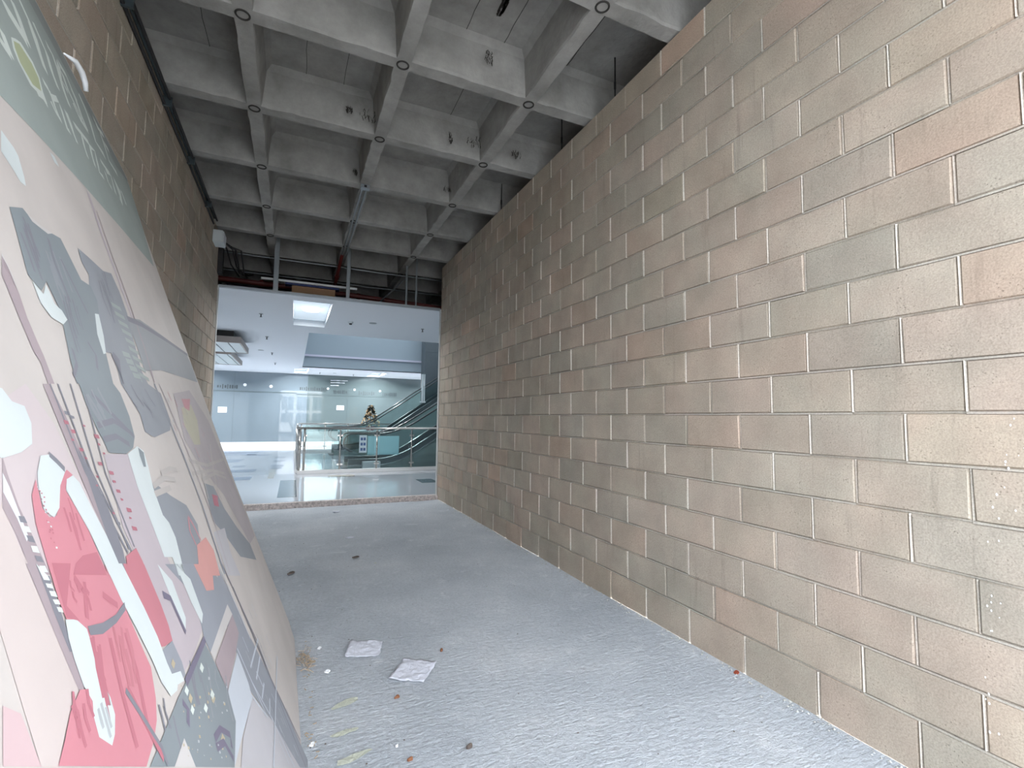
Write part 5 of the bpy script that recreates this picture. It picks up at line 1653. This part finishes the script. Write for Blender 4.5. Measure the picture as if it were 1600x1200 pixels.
(6,'greyl',[[-2.435,0.533],[-2.428,0.529],[-2.431,0.526],[-2.439,0.53]]),
(6,'gold',[[-2.508,0.562],[-2.503,0.559],[-2.505,0.556],[-2.512,0.559]]),
(6,'gold',[[-2.323,0.517],[-2.32,0.515],[-2.319,0.513],[-2.324,0.516]]),
(6,'greyl',[[-2.229,0.494],[-2.223,0.491],[-2.224,0.488],[-2.233,0.492]]),
(6,'gold',[[-2.459,0.525],[-2.457,0.524],[-2.456,0.522],[-2.46,0.524]]),
(6,'gold',[[-2.278,0.554],[-2.27,0.55],[-2.272,0.546],[-2.283,0.55]]),
(6,'greyl',[[-2.454,0.527],[-2.451,0.525],[-2.451,0.523],[-2.457,0.525]]),
(6,'gold',[[-2.478,0.539],[-2.476,0.538],[-2.475,0.536],[-2.479,0.538]]),
(6,'gold',[[-2.376,0.494],[-2.373,0.492],[-2.372,0.49],[-2.377,0.492]]),
(6,'greyl',[[-2.407,0.58],[-2.4,0.577],[-2.403,0.573],[-2.412,0.577]]),
(6,'gold',[[-2.314,0.462],[-2.306,0.457],[-2.309,0.454],[-2.319,0.459]]),
(6,'gold',[[-2.505,0.542],[-2.503,0.541],[-2.503,0.539],[-2.506,0.541]]),
(6,'greyl',[[-2.338,0.456],[-2.333,0.452],[-2.334,0.45],[-2.341,0.454]]),
(6,'gold',[[-2.188,0.498],[-2.177,0.492],[-2.182,0.488],[-2.195,0.494]]),
(6,'gold',[[-2.449,0.599],[-2.446,0.597],[-2.446,0.595],[-2.451,0.597]]),
(6,'greyl',[[-2.239,0.571],[-2.229,0.567],[-2.233,0.563],[-2.246,0.567]]),
(6,'gold',[[-2.251,0.551],[-2.245,0.548],[-2.246,0.545],[-2.254,0.549]]),
(6,'gold',[[-2.402,0.543],[-2.396,0.54],[-2.398,0.538],[-2.405,0.541]]),
(6,'greyl',[[-2.118,0.507],[-2.109,0.503],[-2.111,0.5],[-2.123,0.504]]),
(6,'gold',[[-2.333,0.531],[-2.325,0.527],[-2.328,0.523],[-2.337,0.527]]),
(6,'gold',[[-2.343,0.572],[-2.334,0.568],[-2.338,0.565],[-2.348,0.569]]),
(6,'greyl',[[-2.431,0.506],[-2.429,0.504],[-2.428,0.502],[-2.432,0.504]]),
(5,'mauve',[[-0.888,1.091],[-0.85,1.039],[-0.854,1.035],[-0.892,1.087]]),
(5,'greym',[[-1.319,1.144],[-1.293,1.102],[-1.299,1.098],[-1.325,1.14]]),
(5,'cream2',[[-1.064,0.996],[-1.048,0.972],[-1.052,0.968],[-1.068,0.992]]),
(5,'redl',[[-0.871,1.286],[-0.841,1.248],[-0.845,1.244],[-0.875,1.282]]),
(5,'mauve',[[-1.084,0.985],[-1.051,0.936],[-1.055,0.932],[-1.088,0.981]]),
(5,'greym',[[-1.361,1.211],[-1.35,1.194],[-1.356,1.19],[-1.367,1.207]]),
(5,'cream2',[[-0.644,1.126],[-0.62,1.096],[-0.624,1.092],[-0.648,1.122]]),
(5,'redl',[[-1.271,1.065],[-1.261,1.049],[-1.267,1.045],[-1.277,1.061]]),
(5,'mauve',[[-0.051,1.002],[-0.001,0.949],[-0.005,0.945],[-0.055,0.998]]),
(5,'greym',[[-1.566,1.223],[-1.559,1.212],[-1.565,1.208],[-1.572,1.219]]),
(5,'cream2',[[-1.286,1.204],[-1.265,1.172],[-1.271,1.168],[-1.292,1.2]]),
(5,'redl',[[-1.292,1.307],[-1.278,1.286],[-1.282,1.282],[-1.296,1.303]]),
(5,'mauve',[[-1.163,1.112],[-1.153,1.099],[-1.157,1.095],[-1.167,1.108]]),
(5,'greym',[[-0.593,0.989],[-0.553,0.938],[-0.557,0.934],[-0.597,0.985]]),
(5,'cream2',[[-1.092,1.344],[-1.072,1.317],[-1.076,1.313],[-1.096,1.34]]),
(5,'redl',[[-0.917,1.251],[-0.905,1.235],[-0.909,1.231],[-0.921,1.247]]),
(5,'mauve',[[-0.868,1.206],[-0.853,1.186],[-0.857,1.182],[-0.872,1.202]]),
(5,'greym',[[-1.506,1.159],[-1.497,1.143],[-1.503,1.141],[-1.512,1.157]]),
(5,'cream2',[[-1.209,1.146],[-1.199,1.13],[-1.205,1.126],[-1.215,1.142]]),
(5,'redl',[[-1.585,1.201],[-1.574,1.181],[-1.58,1.179],[-1.591,1.199]]),
(5,'mauve',[[-1.134,1.045],[-1.105,1.0],[-1.111,0.996],[-1.14,1.041]]),
(5,'greym',[[-0.881,1.282],[-0.863,1.259],[-0.867,1.255],[-0.885,1.278]]),
(5,'cream2',[[-1.272,1.06],[-1.252,1.028],[-1.258,1.024],[-1.278,1.056]]),
(5,'redl',[[-1.12,0.978],[-1.098,0.944],[-1.104,0.94],[-1.126,0.974]]),
(5,'mauve',[[-0.825,0.95],[-0.809,0.927],[-0.813,0.923],[-0.829,0.946]]),
(5,'greym',[[-1.52,1.305],[-1.513,1.292],[-1.519,1.29],[-1.526,1.303]]),
(5,'cream2',[[-1.233,1.032],[-1.216,1.005],[-1.222,1.001],[-1.239,1.028]]),
(5,'redl',[[-1.37,1.329],[-1.354,1.304],[-1.36,1.3],[-1.376,1.325]]),
(5,'mauve',[[-1.291,1.268],[-1.277,1.247],[-1.281,1.243],[-1.295,1.264]]),
(5,'greym',[[-0.662,1.077],[-0.619,1.023],[-0.623,1.019],[-0.666,1.073]]),
(5,'cream2',[[-0.933,1.246],[-0.918,1.227],[-0.922,1.223],[-0.937,1.242]]),
(5,'redl',[[-1.468,1.342],[-1.449,1.31],[-1.455,1.306],[-1.474,1.338]]),
(5,'mauve',[[-1.024,1.042],[-1.0,1.007],[-1.004,1.003],[-1.028,1.038]]),
(5,'greym',[[-1.218,1.08],[-1.204,1.059],[-1.208,1.055],[-1.222,1.076]]),
(5,'cream2',[[-1.108,1.128],[-1.099,1.114],[-1.105,1.11],[-1.114,1.124]]),
(5,'redl',[[-0.975,1.156],[-0.945,1.114],[-0.949,1.11],[-0.979,1.152]]),
(5,'mauve',[[-1.311,1.11],[-1.299,1.091],[-1.305,1.087],[-1.317,1.106]]),
(5,'greym',[[-1.182,1.326],[-1.166,1.302],[-1.17,1.298],[-1.186,1.322]]),
(5,'cream2',[[-1.24,1.047],[-1.212,1.003],[-1.218,0.999],[-1.246,1.043]]),
(5,'redl',[[-1.367,1.238],[-1.357,1.222],[-1.363,1.218],[-1.373,1.234]]),
(5,'mauve',[[-1.197,0.947],[-1.174,0.911],[-1.18,0.907],[-1.203,0.943]]),
(5,'greym',[[-0.974,1.07],[-0.939,1.02],[-0.943,1.016],[-0.978,1.066]]),
(5,'cream2',[[-0.84,0.914],[-0.826,0.894],[-0.83,0.89],[-0.844,0.91]]),
(5,'redl',[[-1.285,1.15],[-1.26,1.111],[-1.266,1.107],[-1.291,1.146]]),
(5,'mauve',[[-1.16,1.385],[-1.142,1.361],[-1.146,1.357],[-1.164,1.381]]),
(5,'greym',[[-1.088,1.112],[-1.071,1.087],[-1.075,1.083],[-1.092,1.108]]),
(5,'greyl',[[-1.181,0.367],[-1.162,0.318],[-1.166,0.316],[-1.185,0.365]]),
(5,'whitebl',[[-1.698,0.18],[-1.683,0.131],[-1.687,0.129],[-1.702,0.178]]),
(5,'greym',[[-1.613,0.334],[-1.589,0.259],[-1.593,0.257],[-1.617,0.332]]),
(5,'greyl',[[-1.523,0.177],[-1.515,0.152],[-1.519,0.15],[-1.527,0.175]]),
(5,'whitebl',[[-1.612,0.191],[-1.603,0.164],[-1.607,0.162],[-1.616,0.189]]),
(5,'greym',[[-1.553,0.249],[-1.536,0.197],[-1.54,0.195],[-1.557,0.247]]),
(5,'greyl',[[-1.5,0.204],[-1.473,0.123],[-1.477,0.121],[-1.504,0.202]]),
(5,'whitebl',[[-1.459,0.055],[-1.443,0.008],[-1.447,0.006],[-1.463,0.053]]),
(5,'greym',[[-1.408,0.393],[-1.396,0.359],[-1.4,0.357],[-1.412,0.391]]),
(5,'greyl',[[-1.656,0.31],[-1.638,0.25],[-1.642,0.248],[-1.66,0.308]]),
(5,'whitebl',[[-1.539,0.267],[-1.527,0.232],[-1.531,0.23],[-1.543,0.265]]),
(5,'greym',[[-1.7,0.562],[-1.683,0.509],[-1.687,0.507],[-1.704,0.56]]),
(5,'greyl',[[-1.726,0.471],[-1.708,0.412],[-1.712,0.41],[-1.73,0.469]]),
(5,'whitebl',[[-1.701,0.507],[-1.685,0.455],[-1.689,0.453],[-1.705,0.505]]),
(5,'greym',[[-1.401,0.365],[-1.378,0.298],[-1.382,0.296],[-1.405,0.363]]),
(5,'greyl',[[-1.612,0.218],[-1.588,0.142],[-1.592,0.14],[-1.616,0.216]]),
(5,'whitebl',[[-1.27,0.517],[-1.248,0.461],[-1.252,0.459],[-1.274,0.515]]),
(5,'greym',[[-1.387,0.522],[-1.373,0.484],[-1.377,0.482],[-1.391,0.52]]),
(5,'greyl',[[-1.642,0.56],[-1.632,0.529],[-1.636,0.527],[-1.646,0.558]]),
(5,'whitebl',[[-1.694,0.165],[-1.675,0.1],[-1.679,0.098],[-1.698,0.163]]),
(5,'greym',[[-1.333,0.133],[-1.317,0.088],[-1.321,0.086],[-1.337,0.131]]),
(5,'greyl',[[-1.691,0.193],[-1.681,0.159],[-1.685,0.157],[-1.695,0.191]]),
(5,'whitebl',[[-1.311,0.328],[-1.293,0.28],[-1.297,0.278],[-1.315,0.326]]),
(5,'greym',[[-1.417,0.438],[-1.398,0.382],[-1.402,0.38],[-1.421,0.436]]),
(5,'greyl',[[-1.336,0.404],[-1.317,0.352],[-1.321,0.35],[-1.34,0.402]]),
(5,'whitebl',[[-1.391,0.341],[-1.376,0.299],[-1.38,0.297],[-1.395,0.339]]),
(5,'greym',[[-1.624,0.143],[-1.607,0.085],[-1.611,0.083],[-1.628,0.141]]),
(5,'greyl',[[-1.527,0.064],[-1.519,0.04],[-1.523,0.038],[-1.531,0.062]]),
(5,'whitebl',[[-1.444,0.39],[-1.416,0.31],[-1.42,0.308],[-1.448,0.388]]),
(5,'greym',[[-1.612,0.268],[-1.599,0.226],[-1.603,0.224],[-1.616,0.266]]),
]


def bp_(s_, w, off=0.0):
    return BO + E1 * s_ + E2 * w + EN * off


OUT = [(.045, .0), (.12, .10), (.06, .32), (-.06, .68), (-.16, 1.03), (-.21, 1.64), (-.25, 2.2), (-.22, 2.6), (-.13, 2.88), (-.064, 3.065),
       (-.6, 3.072), (-1.115, 3.068), (-4.15, 3.05), (-4.15, -.60), (-2.3, -.32), (-1.5, -.045), (-.7, -.015)]
t = empty('advertising_board', (.065, 3.3, 0), 'big printed fashion advertising board leaning on the left wall', 'advertising board')
mb = MB()
TH = .016
fr = [bp_(a, b, 0) for a, b in OUT]
bk = [bp_(a, b, -TH) for a, b in OUT]
mb.face(fr[::-1])
mb.face(bk)
for k in range(len(OUT)):
    k2 = (k + 1) % len(OUT)
    mb.face([fr[k], fr[k2], bk[k2], bk[k]])
mb.build('backing_board', M['ply'], t)


def print_mat():
    m = mat('printed_vinyl', (1, 1, 1, 1), .62, spec=.35)
    n = m.node_tree.nodes
    l = m.node_tree.links
    b = n['Principled BSDF']
    at = n.new('ShaderNodeAttribute')
    at.attribute_name = 'tone'
    tc = [x for x in n if x.type == 'TEX_COORD'][0]
    tx_ = n.new('ShaderNodeTexNoise')
    tx_.inputs['Scale'].default_value = 3.2
    tx_.inputs['Detail'].default_value = 7
    l.new(tc.outputs['Object'], tx_.inputs['Vector'])
    r = n.new('ShaderNodeMapRange')
    r.inputs['From Min'].default_value = .35
    r.inputs['From Max'].default_value = .7
    r.inputs['To Min'].default_value = .93
    r.inputs['To Max'].default_value = 1.04
    l.new(tx_.outputs['Fac'], r.inputs['Value'])
    mx = n.new('ShaderNodeMix')
    mx.data_type = 'RGBA'
    mx.blend_type = 'MULTIPLY'
    mx.inputs['Factor'].default_value = 1
    l.new(at.outputs['Color'], mx.inputs['A'])
    l.new(r.outputs[0], mx.inputs['B'])
    l.new(mx.outputs['Result'], b.inputs['Base Color'])
    bn = n.new('ShaderNodeBump')
    bn.inputs['Strength'].default_value = .25
    bn.inputs['Distance'].default_value = .01
    l.new(tx_.outputs['Fac'], bn.inputs['Height'])
    l.new(bn.outputs[0], b.inputs['Normal'])
    return m


mb = MB()
mb.face([bp_(a, b, .001) for a, b in OUT][::-1], 0, srgb(*PCOL['base']))


def inside(p):
    x, y = p
    c = False
    j = len(OUT) - 1
    for i in range(len(OUT)):
        xi, yi = OUT[i]
        xj, yj = OUT[j]
        if (yi > y) != (yj > y) and x < (xj - xi) * (y - yi) / (yj - yi) + xi:
            c = not c
        j = i
    return c


def clip(poly):
    """keep the print inside the board: clip against right, top edges"""
    def cut(P, f, inter):
        out = []
        for i in range(len(P)):
            a, b = P[i - 1], P[i]
            fa, fb = f(a), f(b)
            if fa >= 0:
                if fb >= 0:
                    out.append(b)
                else:
                    out.append(inter(a, b, fa, fb))
            elif fb >= 0:
                out.append(inter(a, b, fa, fb))
                out.append(b)
        return out
    it = lambda a, b, fa, fb: [a[0] + (b[0] - a[0]) * fa / (fa - fb), a[1] + (b[1] - a[1]) * fa / (fa - fb)]
    lim = [(.02, .02), (.04, .32), (-.08, .68), (-.18, 1.03), (-.225, 1.64), (-.262, 2.2), (-.23, 2.6), (-.14, 2.88), (-.08, 3.05)]

    def right(p):
        w = p[1]
        for (s0, w0), (s1, w1) in zip(lim, lim[1:]):
            if w <= w1:
                q = max(0, min(1, (w - w0) / (w1 - w0)))
                return s0 + (s1 - s0) * q - p[0]
        return lim[-1][0] - p[0]
    P = [list(q) for q in poly]
    P = cut(P, lambda p: 3.045 - p[1], it)
    if len(P) > 2:
        P = cut(P, right, it)
    if len(P) > 2:
        P = cut(P, lambda p: p[0] + 4.1, it)
    return P


for k, (lay, cname, pts) in enumerate(ART):
    P = clip(pts)
    if len(P) < 3:
        continue
    F3 = [bp_(a, b, .0013 + lay * .00022 + (k % 10) * .00002) for a, b in P]
    ar = sum(P[i - 1][0] * P[i][1] - P[i][0] * P[i - 1][1] for i in range(len(P)))
    mb.face(F3 if ar > 0 else F3[::-1], 0, srgb(*PCOL[cname]))
# keep every face looking out of the board
for i, f in enumerate(mb.f):
    V = [Vector(mb.v[q]) for q in f]
    nn = Vector((0, 0, 0))
    for q in range(len(V)):
        nn += V[q - 1].cross(V[q])
    if nn.dot(EN) < 0:
        mb.f[i] = f[::-1]
o = mb.build('printed_sheet', print_mat(), t)
o['label'] = 'print of mannequins in red and grey dresses with white lettering, washed by painted-in sheen'
mb = MB()
hp = [bp_(-1.02, 3.06, .005), bp_(-.96, 3.075, .03), bp_(-.90, 3.07, .035), bp_(-.86, 3.05, .03), bp_(-.84, 3.02, .02)]
mb.tube(hp, [.004, .012, .013, .012, .010], 8)
o = mb.build('strap', M['white'], t, smooth=True)
o['label'] = 'curled white plastic strap'

# ------------------------------------------------------------------ litter on the floor
def sheet(name, corners, label, cat, group, seed):
    r = random.Random(seed)
    N = 14
    mb = MB()
    A_, B_, C_, D_ = [Vector(c) for c in corners]
    G = []
    for i in range(N + 1):
        row = []
        for j in range(N + 1):
            u, v = i / N, j / N
            p = A_.lerp(B_, u).lerp(D_.lerp(C_, u), v)
            z = .014 + .009 * noise.noise(Vector((p.x * 34, p.y * 34, seed))) + .006 * noise.noise(Vector((p.x * 9, p.y * 9, seed + 9)))
            e = .003 if (i in (0, N) or j in (0, N)) else 0
            row.append((p.x + r.uniform(-e, e), p.y + r.uniform(-e, e), max(.010, z)))
        G.append(row)
    for i in range(N):
        for j in range(N):
            mb.face([G[i][j], G[i + 1][j], G[i + 1][j + 1], G[i][j + 1]])
    c = (A_ + B_ + C_ + D_) / 4
    o = mb.build(name, M['tissue'], origin=(c.x, c.y, .011), smooth=True)
    bm = bmesh.new()
    bm.from_mesh(o.data)
    bmesh.ops.remove_doubles(bm, verts=bm.verts, dist=1e-4)
    bm.to_mesh(o.data)
    bm.free()
    sd = o.modifiers.new('thickness', 'SOLIDIFY')
    sd.thickness = .0015
    return tag(o, label, cat, group)


sheet('paper_tissue', [(.325, 2.97, 0), (.505, 2.90, 0), (.555, 3.08, 0), (.375, 3.16, 0)], 'crumpled white tissue, the smaller one nearer the board',
      'tissue', 'paper tissues on the cement floor', 2)
sheet('paper_tissue', [(.51, 2.63, 0), (.67, 2.53, 0), (.79, 2.71, 0), (.63, 2.82, 0)], 'crumpled white tissue, the larger one nearer the block wall',
      'tissue', 'paper tissues on the cement floor', 5)


def ringlet(x, y, r, lab):
    mb = MB()
    mb.tube([(x + r * math.cos(q * .5236), y + r * math.sin(q * .5236), .012 + .002 * math.sin(q)) for q in range(11)], .005, 6)
    tag(mb.build('plastic_ring', M['white'], origin=(x, y, .01)), lab, 'plastic ring', 'white plastic rings on the floor')


ringlet(.223, 2.833, .012, 'white plastic ring on the floor left of the larger tissue')
ringlet(.198, 3.129, .008, 'white plastic ring on the floor left of the smaller tissue')
ringlet(.128, 2.246, .008, 'white plastic ring at the foot of the board, nearest the camera')


def scrap(name, m, x, y, s_, lab, cat, rz=0.0, h=.006):
    mb = MB()
    n_ = 9
    top, bot = [], []
    for k in range(n_):
        a = k / n_ * 6.283
        rr = s_ * rnd.uniform(.7, 1.15)
        px, py = math.cos(a) * rr, math.sin(a) * rr * .55
        X = x + px * math.cos(rz) - py * math.sin(rz)
        Y = y + px * math.sin(rz) + py * math.cos(rz)
        top.append((X, Y, .008 + h * (1 + .4 * math.sin(a * 2))))
        bot.append((X, Y, .005))
    ctr = (x, y, .010 + h * 1.1)
    for k in range(n_):
        k2 = (k + 1) % n_
        mb.face([top[k], top[k2], ctr])
        mb.face([bot[k], bot[k2], top[k2], top[k]])
    mb.face(bot[::-1])
    tag(mb.build(name, M[m], origin=(x, y, .008)), lab, cat)


scrap('dry_leaf', 'leafd', .519, 2.456, .014, 'small brown leaf in front of the larger tissue', 'leaf', .3)
scrap('dry_leaf', 'leafd', .854, 2.834, .014, 'small brown leaf right of the larger tissue', 'leaf', .8)
scrap('dry_leaf', 'leafd', .484, 2.002, .012, 'small tan leaf at the bottom edge of the view', 'leaf', 0)
scrap('dirt_clod', 'clod', .723, 1.976, .013, 'dark clod of dirt in the near middle of the floor', 'clod', 0, .01)
scrap('dry_leaf', 'redleaf', 2.255, 1.96, .024, 'rust red leaf at the foot of the block wall', 'leaf', .6)
scrap('paper_scrap', 'tissue', .64, 5.81, .05, 'pale paper scrap far down the passage floor', 'paper', .1)
scrap('paper_scrap', 'tissue', .62, 7.45, .06, 'flat pale scrap just before the broken edge', 'paper', 0)
scrap('dirt_clod', 'clod', .61, 4.987, .035, 'flat dark scrap in the middle distance', 'clod', .2)
scrap('dirt_clod', 'clod', .04, 4.70, .04, 'dark scrap by the far corner of the board', 'clod', .8)
scrap('white_button', 'white', .45, 2.10, .006, 'tiny white bead at the lower edge of the floor', 'bead', 0)

# stems and straw caught at the foot of the board
mb = MB()
for k in range(46):
    cx, cy = .115 + rnd.gauss(0, .022), 2.98 + rnd.gauss(0, .07)
    a = rnd.uniform(0, 6.283)
    L_ = rnd.uniform(.02, .06)
    mb.tube([(cx, cy, .011), (cx + math.cos(a) * L_ * .5, cy + math.sin(a) * L_ * .5, .011 + rnd.uniform(.004, .022)),
             (cx + math.cos(a) * L_, cy + math.sin(a) * L_, .011 + rnd.uniform(0, .02))], .0016, 4)
for k in range(40):
    cx, cy = .13 + rnd.uniform(-.02, .02), rnd.uniform(1.9, 3.3)
    a = rnd.uniform(0, 6.283)
    mb.tube([(cx, cy, .011), (cx + math.cos(a) * .015, cy + math.sin(a) * .015, .014)], .002, 4)
tag(mb.build('straw_litter', M['leaft'], origin=(.12, 2.9, .01)), 'dry stems and straw at the foot of the leaning board', 'litter', kind='stuff')

# mortar crumbs along the foot of the right wall
mb = MB()
for k in range(520):
    y = rnd.uniform(.9, 7.8)
    x = XR - abs(rnd.gauss(0, .035)) - .006
    q = rnd.uniform(.002, .009)
    z = .012
    P = [(x + q * rnd.uniform(.6, 1.2) * math.cos(a), y + q * rnd.uniform(.6, 1.3) * math.sin(a), z) for a in (0, 1.26, 2.5, 3.8, 5.0)]
    tp = (x, y, z + q * .9)
    for i in range(5):
        mb.face([P[i], P[(i + 1) % 5], tp])
tag(mb.build('mortar_crumbs', M['crumb'], origin=(XR - .05, 4, .01)), 'grey mortar crumbs along the foot of the right wall', 'rubble', kind='stuff')
mb = MB()
for k in range(240):
    y = rnd.uniform(1.6, 7.8)
    x = rnd.uniform(.15, 2.2) if rnd.random() < .45 else rnd.gauss(.15, .25) - .06 * (y - 3)
    if x < .12 and y < 3.5:
        continue
    q = rnd.uniform(.001, .0045)
    P = [(x + q * rnd.uniform(.6, 1.4) * math.cos(a), y + q * rnd.uniform(.6, 1.4) * math.sin(a), .008) for a in (0, 1.57, 3.1, 4.7)]
    for i in range(4):
        mb.face([P[i], P[(i + 1) % 4], (x, y, .008 + q)])
tag(mb.build('grit', M['clod'], origin=(.6, 4, .008)), 'dark grit scattered over the cement floor', 'grit', kind='stuff')
